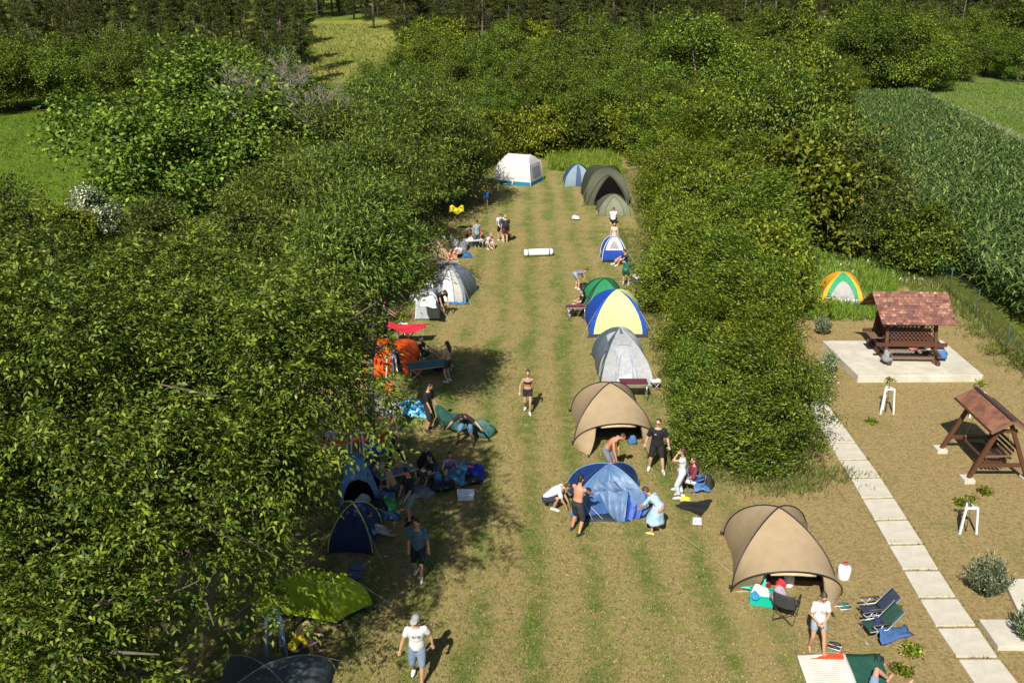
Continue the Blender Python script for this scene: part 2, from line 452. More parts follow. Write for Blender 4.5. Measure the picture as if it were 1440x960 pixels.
# hedge shrubs: about 4.2 m tall, 2.5 m radius
for i in range(3):
    lb = ring_lobes(31 + i, 6, 1.15, 1.1, 2.4, 1.15) + ring_lobes(71 + i, 7, 1.5, .55, 1.0, .8, False)
    proto(f'hedge{i}', 'hedge_shrub', foliage(300 + i, lb, 560, 68, .19, .15, .048, droop=.3, inner=.1, spread=.16, out=.7, wind=(.75, .25, .3), zmin=.05, rand=.42), M['leaf_hedge_deep' if i == 1 else 'leaf_hedge'], M['bark'], .8, .09, lb, i)
for i in range(2):
    lb = ring_lobes(35 + i, 6, 1.2, 1.0, 2.2, 1.2) + ring_lobes(75 + i, 7, 1.5, .55, 1.0, .8, False)
    proto(f'bush{i}', 'leafy_bush', foliage(330 + i, lb, 420, 34, .24, .22, .13, droop=.2, inner=.1, spread=.14, zmin=.05), M['leaf_bright'], M['bark'], .8, .09, lb, i)
    proto(f'dark{i}', 'dark_bush', foliage(350 + i, lb, 420, 34, .24, .22, .12, droop=.2, inner=.1, spread=.14, zmin=.05), M['leaf_dark'], M['bark'], .8, .09, lb, i)
for i in range(1):
    lb = ring_lobes(37, 6, 1.1, 1.0, 2.6, 1.1) + ring_lobes(77, 6, 1.4, .55, 1.0, .8, False)
    proto('yew', 'dark_conifer_bush', foliage(390, lb, 520, 40, .22, .2, .06, droop=.1, inner=.1, spread=.16, zmin=.05, flat=.4), M['needle'], M['bark'], .8, .09, lb, i)  # dark needles, also planted to imitate shaded gaps between crowns
lb = ring_lobes(39, 6, 1.2, 1.0, 2.2, 1.2)
proto('elder', 'elder_bush', foliage(370, lb, 800, 14, .2, .2, .12, inner=.1, zmin=.05), M['elder'], M['bark'], .8, .09, lb, 3)
# tall slim poplar
lb = [((0, 0, 1.6 + k * 1.1), (.9 - .06*k, .9 - .06*k, 1.0)) for k in range(8)]
proto('poplar', 'slim_poplar', foliage(380, lb, 700, 14, .25, .26, .17), M['leaf_bright'], M['bark'], 3, .16, lb[2:], 4)
# pines: 18 m
def pine(seed, zc):
    r = np.random.default_rng(seed); rr = random.Random(seed)
    root = empty('pine_tree'); mb = MB(); hgt = 18.0
    mb.tube([(0, 0, -.2), (.05, 0, 6), (-.05, .05, 12), (0, 0, hgt)], [.24, .19, .13, .03], 8)
    Pc, D = [], []
    for k in range(22):
        z = zc + (hgt - zc - .2) * (k / 21) ** .9; n = rr.randint(4, 6); ln = 2.9 * (1 - ((z - zc) / (hgt + 1 - zc))) ** .6 + .3
        if k < 3: n = rr.randint(3, 4); ln *= .8
        for j in range(n):
            a = rr.uniform(0, 6.28); e = Vector((math.cos(a), math.sin(a), rr.uniform(-.05, .3))) * ln * rr.uniform(.7, 1.1)
            s = Vector((0, 0, z)); mb.tube([s, s + e*.6, s + e], [.05, .03, .012], 5)
            for q in range(5):
                t = rr.uniform(.4, 1.0); Pc.append(s + e*t + Vector((rr.gauss(0, .18), rr.gauss(0, .18), .08))); D.append(e.normalized())
    mb.build('trunk', M['bark_pine'], root)
    c = np.array([tuple(p) for p in Pc]); d = np.array([tuple(p) for p in D]); per = 22
    pos = np.repeat(c, per, 0) + r.normal(size=(len(c)*per, 3)) * np.array([.24, .24, .13])
    ax = np.repeat(d, per, 0)*.5 + r.normal(size=pos.shape)*.6 + np.array([0, 0, .35])
    nr = r.normal(size=pos.shape)*.6 + np.array([0, -.2, .7])
    V, Fq = leaf_mesh(pos, ax, nr, .34 * r.uniform(.7, 1.2, len(pos)), .085 * np.ones(len(pos)))
    mesh_np('crown', V, Fq, M['needle'], root); return root
for i in range(3): PROTO[f'pine{i}'] = pine(500 + i, (1.6, 2.4, 5.0)[i])
for k in PROTO.values(): k.location = (0, -300, 0)
_used = set()
def plant(key, px, y, height, ref, label, group, cat='tree', rz=None, wide=1.0, x=None):
    """a tree of proto `key` at depth y, seen at pixel column px; ref = proto height"""
    src = PROTO[key]
    if key in _used: o = copy_tree(src)
    else: o = src; _used.add(key)
    s = height / ref
    X = XA(px, y, height * .5) if x is None else x
    o.location = (X, y, terr(X, y)); o.rotation_euler = (0, 0, rnd.uniform(0, 6.28) if rz is None else rz)
    o.scale = (s * wide, s * wide, s); tag(o, label, cat, group); return o

# --- forest of pines along the top: rows behind the clearing
def pines(y0, y1, n, pxa, pxb, hs):
    for i in range(n):
        px = pxa + (pxb - pxa) * (i + rnd.uniform(.1, .9)) / n
        y = rnd.uniform(y0, y1); h = rnd.uniform(*hs)
        plant(f'pine{rnd.randrange(3)}', px, y, h, 18.0, 'tall dark pine in the forest along the top edge', 'forest pines along the top edge')
pines(176, 190, 20, 560, 1080, (15, 18))
pines(194, 212, 24, 540, 1100, (18, 21))
pines(160, 172, 9, 640, 1060, (11, 14))
pines(205, 232, 22, 1040, 1520, (19, 23))
pines(238, 262, 16, 1060, 1500, (22, 27))
pines(186, 204, 16, 1080, 1500, (17, 20))
pines(300, 330, 26, 380, 1100, (26, 32))
pines(270, 300, 22, 1000, 1560, (26, 32))
pines(236, 262, 22, 560, 1080, (22, 27))
pines(182, 204, 16, -140, 420, (18, 22))
pines(140, 154, 20, -60, 436, (11.5, 14))
pines(158, 178, 18, -90, 436, (16, 19))
pines(264, 280, 12, 400, 590, (20, 24))
pines(284, 300, 10, 400, 600, (26, 30))
pines(220, 240, 10, 520, 760, (20, 24))

BR = lambda: f'broad{rnd.randrange(3)}'
GB = 'broadleaf trees behind the camp'
def B(px, y, h, label, wide=1.0, kind=None, group=None):
    return plant(kind or BR(), px, y, h, 9.6, label, group, wide=wide)
far = 'broadleaf tree in the dense belt between camp and pines'
# far belt
for px, y, h, wd in [(600,138,9.8,1.0),(665,130,9.0,1.0),(715,142,10.2,1.0),(765,130,8.6,1.05),(835,138,10,1.0),(880,126,8.6,1.0),(1085,132,8.5,1.0),(1060,118,7.5,1.0),(940,146,10.5,1.0),(1000,152,10.5,1.0),(560,126,7.6,1.0),(640,116,8.4,.9),(795,114,8.8,.95)]:
    B(px, y, h, far, wd, group='trees in the belt between camp and pines')
for px, y, h in [(1110,168,7),(1165,166,8),(1070,172,8),(1200,172,9),(1250,176,9),(1010,170,8),(960,166,7),(905,168,8),(850,166,7),(800,170,8),(750,168,7),(690,168,7),(640,166,7),(600,170,7),(1310,178,9),(1370,180,9),(1430,182,9),(410,170,6),(360,166,6),(300,160,6),(240,158,6),(170,156,6),(100,154,6),(30,150,6)]:
    kk = rnd.choice(['dark0', 'dark1', 'broad2', 'broad0', 'bush0', 'broad1']); hh = h * rnd.uniform(.8, 1.25)
    plant(kk, px, y, hh, 9.6 if kk[:2] == 'br' else 4.0, 'leafy undergrowth growing at the foot of the pines', 'undergrowth at the foot of the pines', cat='bush')
nearb = 'leafy tree in the row closing the far end of the camp'
for px, y, h, wd in [(530,104,6.8,1.05),(605,99,7.6,1.0),(690,101,6.2,1.05),(735,106,8.0,.95),(820,101,7.4,1.0),(880,106,7.4,1.0),(930,97,7.2,1.0),(1000,94,7.0,1.0)]:
    B(px, y, h, nearb, wd, group='trees closing the far end of the camp')
B(985, 112, 12.4, 'big olive-green rounded tree behind the far right corner of the camp', 1.15, 'broad1')
B(1112, 62, 10.6, 'large glossy round-crowned tree at the corner of the corn field', .88, 'broad2')
B(292, 63, 12.4, 'huge round leafy tree on the far side of the bright green field', 1.32, 'broad0')
B(345, 76, 9.8, 'leafy tree overhanging the bright field beside the huge round one', 1.1, 'broad1')
B(385, 72, 9.6, 'leafy tree right of the huge round one, under bare grey twigs', 1.0, 'broad2')
B(400, 90, 8.6, 'small round tree in front of the pale far meadow', 1.0, 'broad2')
B(330, 98, 10.5, 'tall leafy tree peeking over the huge round tree', 1.0, 'broad0')
for px, y, h, wd, lab in [(15,122,9.5,1.1,'dark leafy tree at the top left corner of the bright field'),(85,124,9.4,1.1,'second leafy tree from the left along the bright field'),(150,126,9,1.1,'yellowish leafy tree along the top of the bright field'),(190,120,9.5,1.0,'leafy tree where the bright field meets the huge round tree'),(-35,118,9.5,1.1,'leafy tree cut off by the left edge above the bright field')]:
    B(px, y, h, lab, wd)
for px, y, h, wd, lab in [(1245,142,12,1.1,'dark leafy tree behind the far edge of the corn'),(1290,140,11,1.1,'broad leafy tree at the far corner of the corn'),(1215,150,11,1.0,'leafy tree left of the two broad ones beyond the corn'),(1335,150,8,1.1,'lower leafy tree right of the far corn corner'),(1390,156,8.5,1.1,'bushy tree above the blue-green field'),(1435,150,7,1.2,'bushy tree at the right edge above the blue-green field'),(1180,128,6,1.1,'low yellow-green tree beside the far corn edge')]:
    B(px, y, h, lab, wd)
plant('poplar', 1130, 138, 12.5, 10.6, 'tall slim pale poplar in front of the pines', None)
plant('poplar', 705, 150, 8.5, 10.6, 'short slim tree in front of the pines above the white tent', None)

# --- acacias along the left fence of the camp
aca = [(610,66,8.6,1.0,'feathery acacia leaning over the camp beside the white tent'),
 (540,62,8.8,1.05,'feathery acacia second in line from the white tent'),
 (470,58,8.4,1.1,'feathery acacia standing behind the others near the huge round tree'),
 (600,80,8.0,1.0,'feathery acacia farthest back behind the white tent'),
 (530,76,8.0,1.1,'feathery acacia in the back row below the far belt'),
 (490,49,7.2,1.0,'feathery acacia over the grey and white dome tent'),
 (420,47,7.6,1.0,'feathery acacia at the edge of the walnut crown'),
 (545,54,6.6,.9,'feathery acacia over the people with the brown tent'),
 (455,41,5.6,.9,'low feathery acacia above the orange tent'),
 (648,71,6.0,.8,'small feathery acacia nearest the white tent')]
for i, (px, y, h, wd, lab) in enumerate(aca): plant(f'acacia{i%3}', px, y, h, 8.0, lab, None, wide=wd)
plant('highacacia0', 0, 29.2, 8.2, 8.0, 'tall thin-leaved acacia rising just beyond the walnut crown', None, x=-4.75, wide=.8)
plant('highacacia1', 0, 41.5, 7.8, 8.0, 'tall thin-leaved acacia over the small grey tent', None, x=-6.9)
# --- shrubs left
for i, (k, px, y, h, lab) in enumerate([('bush0',505,44.5,2.2,'bright green bush behind the fence by the orange tent'),('bush1',490,39,2.2,'bright green bush behind the person in black'),('bush0',470,52,3.4,'bright bush under the acacias'),
   ('yew',25,46,5.2,'dark leafy bush at the left edge below the bright field'),('yew',-20,40,5.2,'dark leafy bush at the left edge beside the walnut'),('elder',130,58,3.2,'pale flowering elder at the corner of the bright field'),('bush1',85,53,3.2,'grey-green bush left of the pale elder'),
   ('dark0',215,53,3.2,'dark bush below the huge round tree'),('bush1',270,50,3.0,'bright bush between huge round tree and walnut'),('dark1',390,58,4.2,'dark bush right of the huge round tree'),('dark0',655,82,3.6,'dark bush behind the left side of the white tent'),
   ('bush0',690,86,4.4,'leafy bush directly behind the white tent'),('bush1',760,88,4.4,'leafy bush behind the right side of the white tent'),('yew',235,50,3.8,'dark bush in the gap behind the top of the walnut, left one'),('yew',335,47,3.6,'dark bush in the gap behind the top of the walnut, right one'),('bush0',545,86,5.0,'bright bush among the back acacias')]):  # the two walnut-gap yews are added to imitate deep shade
    plant(k, px, y, h, 4.0, lab, None, cat='bush')
for i, (k, px, y, h) in enumerate([('dark1',815,90,4.6),('bush0',850,92,4.0),('bush1',900,88,4.6),('dark0',935,84,5.2)]):
    plant(k, px, y, h, 4.0, 'low bush at the foot of the trees closing the camp', 'bushes at the far end of the camp', cat='bush')

# --- right hedge: individual shrubs from near to far
hd = []
for y, xs, h in [(28.9,(7.2,8.1),3.4),(31.9,(7.6,8.5),3.8),(35.4,(7.9,8.8),4.0),(39.2,(8.2,9.5),4.2),(43.5,(8.7,10.2,11.6),4.4),(48,(9.3,10.9,12.4),4.6),(53,(9.9,11.7,13.5),4.8),(58.8,(10.6,12.7,15.0),5.0),
                 (64.8,(11.3,13.5,15.7),5.2),(71,(12.1,14.4),5.4),(77,(12.6,15.4),5.6),(83.5,(12.9,17),6.0),(66,(18.6,),7),(74,(19.5,),7.5)]:
    for k, x in enumerate(xs): hd.append((x, y, h * (.86 if k == 0 else 1.05), .95))
for i, (x, y, h, wd) in enumerate(hd):
    k = ['hedge0','hedge1','hedge2','hedge0','bush1','hedge2'][i % 6] if y > 37 else ('hedge1','hedge1','hedge1','hedge2','hedge1','hedge0')[i % 6]
    lab = {0:'front hedge shrub, its left foot by the seated person', 1:'front right hedge shrub beside the start of the slab path'}.get(i, 'shrub in the long hedge right of the tents')
    plant(k, 0, y + (rnd.uniform(-.8, .8) if i > 1 else 0), h * (rnd.uniform(.8, 1.15) if i > 1 else 1), 3.9, lab, 'shrubs of the long hedge right of the tents', cat='bush', wide=wd * rnd.uniform(.95, 1.15), x=x + (rnd.uniform(-.25, .25) if i > 1 else 0))
for px, y, h, k, lab in [(1203,57,6.0,'yew','dark shadowed bush beside the corn'),(1222,53.5,3.6,'yew','dark bush left of the corn, nearer the lawn'),(1295,50.5,3.5,'dark0','bush at the near corner of the corn by the wire fence'),(1128,56,6.4,'bush1','yellow-green bush below the glossy round tree'),(1185,66,5,'dark1','dark bush at the far side of the glossy round tree'),(1322,52,2.2,'bush0','leafy bush at the corn edge above the pavilion roof')]:
    plant(k, px, y, h, 3.9, lab, None, cat='bush')

# --- the big walnut in the left foreground
wl = [((-8.2,17.5,6.9),(3.3,3.3,2.5)), ((-11.2,19.0,6.6),(3.2,3.2,2.5)), ((-6.3,19.6,6.7),(2.4,2.6,2.1)), ((-9.6,14.6,5.6),(2.7,2.4,2.3)), ((-6.3,15.6,4.9),(2.1,2.0,1.9)),
      ((-12.6,15.5,5.4),(2.8,2.6,2.4)), ((-8.4,22.0,6.6),(2.7,2.4,2.2)), ((-5.2,17.4,4.9),(1.4,1.6,1.6)), ((-7.4,12.6,4.4),(2.0,1.7,1.8)), ((-13.8,21.5,6.4),(3.0,2.8,2.4)), ((-5.0,21.4,6.0),(1.4,1.5,1.3)), ((-4.3,17.2,7.3),(1.6,1.8,1.5)), ((-4.7,20.0,7.5),(1.6,1.7,1.4)), ((-4.4,15.6,6.6),(.8,1.0,.8)), ((-10.5,11.5,4.0),(2.2,1.8,1.9)), ((-11.2,23.5,6.2),(2.6,2.2,2.2))]
root = empty('walnut_tree', (-8.6, 17.5, 0), 0, 'huge walnut tree with drooping compound leaves filling the left foreground', 'tree')
wl2 = [((c[0]+8.6, c[1]-17.5, c[2]), s) for c, s in wl]
mb = MB(); limbs(mb, 77, (0, 0, -.1), 2.6, .34, [c for c, s in wl2], 9); mb.build('trunk', M['bark'], root)
V, Fq = compound(900, wl2, 8600, .132, .05, inner=.22)
mesh_np('crown', V, Fq, M['leaf_walnut'], root)

# --- bare dead shrubs
def dead(px, y, h, label):
    rr = random.Random(px); X = XA(px, y, h*.6); root = empty('dead_tree', (X, y, 0), 0, label, 'dead tree'); mb = MB()
    def grow(p, d, l, r, lev):
        q = p + d * l * .5 + Vector((rr.gauss(0,.05), rr.gauss(0,.05), 0)) * l; e = q + (d + Vector((rr.gauss(0,.2), rr.gauss(0,.2), .1))).normalized() * l * .5
        mb.tube([p, q, e], [r, r*.8, r*.55], 5)
        if lev == 0: return
        for _ in range(3 if lev > 1 else 4):
            nd = (d + Vector((rr.gauss(0,.55), rr.gauss(0,.55), rr.gauss(.15,.3)))).normalized(); grow(q.lerp(e, rr.random()), nd, l*rr.uniform(.55,.8), r*.55, lev - 1)
    mb.tube([(0,0,-.1), (.1,0,h*.35), (0,.1,h*.7)], [.16,.12,.09], 7)
    for k in range(8): grow(Vector((0,0,h*rr.uniform(.58,.72))), Vector((rr.gauss(0,.65), rr.gauss(0,.65), 1)).normalized(), h*.18, .06, 4)
    mb.build('branches', M['bark_dead'], root)
dead(395, 64, 10.2, 'bare grey dead tree among the crowns, the left one of two')
dead(450, 60, 8.8, 'bare brownish dead tree above the acacias, the right one of two')

dead(345, 61, 9.4, 'bare grey twiggy crown poking from the huge round tree, leftmost of the dead ones')
# --- corn field (nobody could count it)
def corn_field():
    r = np.random.default_rng(42); B_, C_ = map(np.array, ((36, 38.), (52.5, 127.)))
    uu, vv = [], []
    nrow = 38; per = 240
    u = (np.repeat(np.arange(nrow), per) + r.normal(size=nrow*per)*.09 + .5) / nrow
    v = (np.tile(np.arange(per), nrow) + r.uniform(0, 1, nrow*per)) / per; v = v ** 1.0
    lft = np.stack([np.interp(v, [0, .25, 1], [23.3, 23.6, 44]), np.interp(v, [0, .25, 1], [38, 60, 126])], 1); rgt = B_*(1-v)[:,None] + C_*v[:,None]
    b = lft*(1-u)[:,None] + rgt*u[:,None]; n = len(b)
    hh = r.uniform(1.7, 2.35, n); Vs, Fs = [], []; base = 0
    # leaves: 3-segment arching strips
    for k in range(9):
        t = r.uniform(.25, 1.0, n) if k else np.ones(n)
        a = r.uniform(0, 6.28, n); d = np.stack([np.cos(a), np.sin(a)], 1); sd = np.stack([-np.sin(a), np.cos(a)], 1)
        l = r.uniform(.6, 1.0, n) * (1.1 - .35*t); w_ = r.uniform(.032, .055, n)
        z0 = hh * t * .85
        prof = [(0, 0, .7), (.3, .34, 1.0), (.68, .46, .8), (1.0, .22, .1)]
        rows = []
        for (q, zq, ww) in prof:
            c = np.stack([b[:,0] + d[:,0]*l*q, b[:,1] + d[:,1]*l*q, z0 + zq*l], 1)
            s3 = np.stack([sd[:,0]*w_*ww, sd[:,1]*w_*ww, np.zeros(n)], 1)
            rows += [c - s3, c + s3]
        Vv = np.stack(rows, 1).reshape(-1, 3); idx = base + np.arange(n)[:, None]*8
        for q in range(3): Fs.append(np.concatenate([idx+2*q, idx+2*q+1, idx+2*q+3, idx+2*q+2], 1))
        Vs.append(Vv); base += len(Vv)
    o = mesh_np('corn_field', np.concatenate(Vs), np.concatenate(Fs), M['corn'])
    tag(o, 'tall dense field of green corn behind the wire fence on the right', 'corn', kind='stuff')
corn_field()

# --- loose grass, weeds
def tufts(name, label, pts, mat, hgt, wid, per, seed, lean=.35, spread=.1):
    r = np.random.default_rng(seed); p = np.repeat(np.array(pts), per, 0); n = len(p)
    p = p + np.concatenate([r.normal(size=(n,2))*spread, np.zeros((n,1))], 1)
    ax = r.normal(size=(n,3))*lean + np.array([.12,.1,1.0]); nr = r.normal(size=(n,3)) + np.array([0,-.6,.3])
    V, Fq = leaf_mesh(p, ax, nr, hgt*r.uniform(.5,1.3,n), wid*r.uniform(.7,1.3,n), .1)
    tag(mesh_np(name, V, Fq, mat), label, 'grass', kind='stuff')
def area(n, c, seed):
    r = np.random.default_rng(seed); u = r.random(n)[:,None]; v = r.random(n)[:,None]; c = [np.array(q) for q in c]
    p = (c[0]*(1-u)+c[1]*u)*(1-v) + (c[3]*(1-u)+c[2]*u)*v
    return [(a[0], a[1], terr(a[0], a[1])) for a in p]
tufts('tall_grass', 'tall grass at the foot of the right hedge', [(rx, ry, 0) for (cx_, cy_, n_, sd_) in ((7.2,27.3,260,1),(8.6,26.7,260,2),(9.6,27.4,200,3),(5.9,27.8,120,4)) for rx, ry in np.random.default_rng(sd_).normal((cx_, cy_), (.75, .38), (n_, 2))] + area(1500, [(5.6,28),(6.6,28),(8.2,60),(6.6,60)], 2) + area(900, [(8.2,60),(9.0,60),(11,82),(8.6,80)], 3), M['grass'], .2, .018, 7, 11)
tufts('back_grass', 'tall grass at the far end of the camp', area(2200, [(3.2,80.5),(9,78),(10,96),(3,94)], 4), M['grass_lush'], .7, .05, 6, 12)
tufts('weed_patch', 'lush weeds around the yellow and green tent', area(4200, [(12.6,42.5),(17.4,42.2),(25,58),(13,60)], 5), M['grass_lush'], .42, .035, 6, 13)
tufts('fence_grass', 'green grass strip along the wire fence by the corn', [(rx, ry, 0) for rx, ry in zip(np.random.default_rng(5).normal(21.9, .55, 1500) - .9*np.random.default_rng(6).random(1500), np.random.default_rng(7).uniform(30, 52, 1500))], M['grass'], .3, .025, 6, 14)
tufts('field_margin', 'pale tall weeds between the corn and the blue-green field', area(2600, [(45,78),(47.4,78),(57,140),(53,134)], 7), M['straw'], .9, .08, 4, 15)
tufts('flower_umbels', 'white flowering weeds behind the yellow and green tent', area(260, [(15,50),(22,48),(23,57),(15,58)], 8), M['white_bloom'], .25, .14, 4, 16, spread=.12)
tufts('meadow_tufts', 'pale grass tussocks on the far meadow', area(3000, [(-44,150),(-18,146),(-26,250),(-66,250)], 9), M['grass'], .6, .1, 4, 17)
tufts('crop_blades', 'bright green young crop growing in the field on the left', area(9000, [(-64,64),(-24,66),(-30,116),(-74,116)], 19), M['grass_lush'], .26, .05, 5, 31)
tufts('right_crop_blades', 'young crop growing in the field at the upper right', area(7000, [(48.5,82),(70,82),(95,150),(58,146)], 20), M['grass_lush'], .3, .07, 4, 32)
# mown grass stubble all over the lawn
r_ = np.random.default_rng(99)
def stub(n, xa, xb, ya, yb, mat, seed, name, lab, h):
    r = np.random.default_rng(seed); y = ya + (yb - ya) * r.random(n) ** 1.7
    p = np.stack([r.uniform(xa, xb, n) * (.45 + y / 55), y, np.zeros(n)], 1)
    tufts(name, lab, p, mat, h, .013, 4, seed, .8, .03)
stub(26000, -7, 6.5, 16, 62, M['grass'], 21, 'lawn_grass', 'short green grass standing in the mown lawn', .07)
stub(30000, -7, 9.5, 15, 62, M['grass_dry'], 22, 'lawn_straw', 'short dry grass standing in the mown lawn', .06)
# ================================================================== tents
def lerpv(a, b, t): return a * (1 - t) + b * t
def dome(name, label, corners, h, cols, pole=(.03,.03,.03), sag=.10, wr=.03, guys=True, door=None, ground=None, group=None, apex=None, pk=(1.25, .98), wind=None, lift=.0, stripe=None, rough=.7, trans=.15, seed=1, cat='tent', skip=()):
    """dome tent over four ground corners (front-left, front-right, back-right, back-left); cols = four panel colours (front, right, back, left)"""
    C4 = [Vector((c[0], c[1], 0)) for c in corners]; ctr = sum(C4, Vector()) / 4
    root = empty(name, ctr, 0, label, cat, group); Q = [c - ctr for c in C4]
    ax = Vector(apex) if apex else Vector((0, 0, 0)); ax = Vector((ax.x, ax.y, 0))
    rr = random.Random(seed)
    def pole_pt(k, t):
        q = Q[k % 4]; c = math.cos(math.pi/2*t) ** pk[0]; s = math.sin(math.pi/2*t) ** pk[1]
        return q * c + ax * (1 - c) + Vector((0, 0, h * s + lift * (1 - t)))
    ph = [rr.uniform(0, 6) for _ in range(8)]
    def pan(k, s, t, off=0.0):
        a, b = pole_pt(k, t), pole_pt(k + 1, t); p = lerpv(a, b, s)
        w = 4 * s * (1 - s); inn = Vector((ax.x, ax.y, h * .35)) - p; inn.z *= .4
        p = p + inn.normalized() * (sag * w * (1 - t) ** .6)
        # tension folds running from corners to apex, slack in the lower half
        f = math.sin(s * 17 + ph[k] + t * 3) * .5 + math.sin(s * 31 + ph[k + 4] - t * 5) * .3 + math.sin(t * 13 + s * 6 + ph[k]) * .4
        o = -inn.normalized()
        p = p + o * (wr * f * w * (1 - t * .6) + off)
        if t == 0: p.z = max(p.z, .0) + .02 * w + lift
        return p
    NS, NTT = 16, 18
    for k, nm in enumerate(('panel', 'panel', 'panel', 'panel')):
        if k in skip: continue
        mb = MB(); mb.grid([[pan(k, i / NS, j / NTT) for i in range(NS + 1)] for j in range(NTT + 1)])
        mb.build(nm, fabric(cols[k], rough, trans), root)
    if pole:
        for k in (0, 1):
            pts = [pole_pt(k, j / 12) for j in range(13)] + [pole_pt(k + 2, 1 - j / 12) for j in range(1, 13)]
            pts = [p + (p - Vector((ax.x, ax.y, h*.4))).normalized() * .012 for p in pts]
            MB().tube(pts, .016, 6).build('pole', plain(pole, .5), root)
    if ground:
        rows = [[lerpv(lerpv(Q[0], Q[1], i/6)*1.04, lerpv(Q[3], Q[2], i/6)*1.04, j/6) + Vector((0, 0, .012)) for i in range(7)] for j in range(7)]
        MB().grid(rows).build('groundsheet', fabric(ground, .6, 0), root, solid=.01)
    if guys:
        for k in range(4):
            a_ = pole_pt(k, .42); o_ = Vector((a_.x, a_.y, 0)).normalized(); e_ = Vector((a_.x, a_.y, 0)) + o_*(.55 + h*.25)
            MB().tube([a_, e_ + Vector((0,0,.03))], .005, 4).build('guy_rope', plain((.5,.5,.42)), root); MB().bar(e_ + Vector((0,0,-.05)), e_ + o_*.03 + Vector((0,0,.08)), .02).build('peg', plain((.25,.25,.25)), root)
            MB().box(Q[k]*1.02 + Vector((0,0,.03)), (.06,.06,.05)).build('peg', plain((.03,.03,.03)), root)
    def patch(nm, k, s0, s1, t1, col, off=.015, arch=2.2, t0=0.0, mat=None):
        rows = []
        for j in range(11):
            v = j / 10; hw = (1 - v ** arch) ** (1 / arch) if v < 1 else 0.0
            rows.append([pan(k, (s0 + s1)/2 + (i/10 - .5) * (s1 - s0) * max(hw, .02), t0 + (t1 - t0) * v, off) for i in range(11)])
        return MB().grid(rows).build(nm, mat or fabric(col, rough, trans), root)
    def edge(nm, k, s0, s1, t1, col, off=.02, arch=2.2, r=.012, t0=0.0):
        pts = []
        for j in range(21):
            a = math.pi * j / 20; v = max(math.sin(a), 0) ** (2/arch) ; c = math.copysign(abs(math.cos(a)) ** (2/arch), math.cos(a))
            pts.append(pan(k, (s0+s1)/2 - c * (s1-s0)/2, t0 + (t1 - t0)*v, off))
        return MB().tube(pts, r, 5).build(nm, plain(col), root)
    def band(nm, k, s0, s1, t0, t1, col, off=.012, n=8):
        rows = [[pan(k, s0 + (s1 - s0)*i/n, t0 + (t1 - t0)*j/n, off) for i in range(n+1)] for j in range(n+1)]
        return MB().grid(rows).build(nm, fabric(col, rough, trans), root)
    root_fn[root.name] = pan
    return root, patch, edge, band, Q, pole_pt
root_fn = {}
def rect(cx, cy, w, d, rz=0.0):
    c, s = math.cos(rz), math.sin(rz)
    return [(cx + x*c - y*s, cy + x*s + y*c) for x, y in ((-w/2, -d/2), (w/2, -d/2), (w/2, d/2), (-w/2, d/2))]

def loft(mb, A, B, n=10, bulge=None):
    mb.grid([[lerpv(a, b, j / n) + (bulge * math.sin(math.pi*j/n) if bulge is not None else Vector()) for a, b in zip(A, B)] for j in range(n + 1)])
def arc(a, b, h, n=24, lean=Vector((0,0,0)), e=.85):
    out = []
    for i in range(n + 1):
        t = math.pi * i / n; c = math.copysign(abs(math.cos(t)) ** e, math.cos(t)); s = max(math.sin(t), 0) ** e
        m = (a + b) / 2 - (b - a) / 2 * c
        out.append(m + Vector((0, 0, h * s)) + lean * s)
    return out

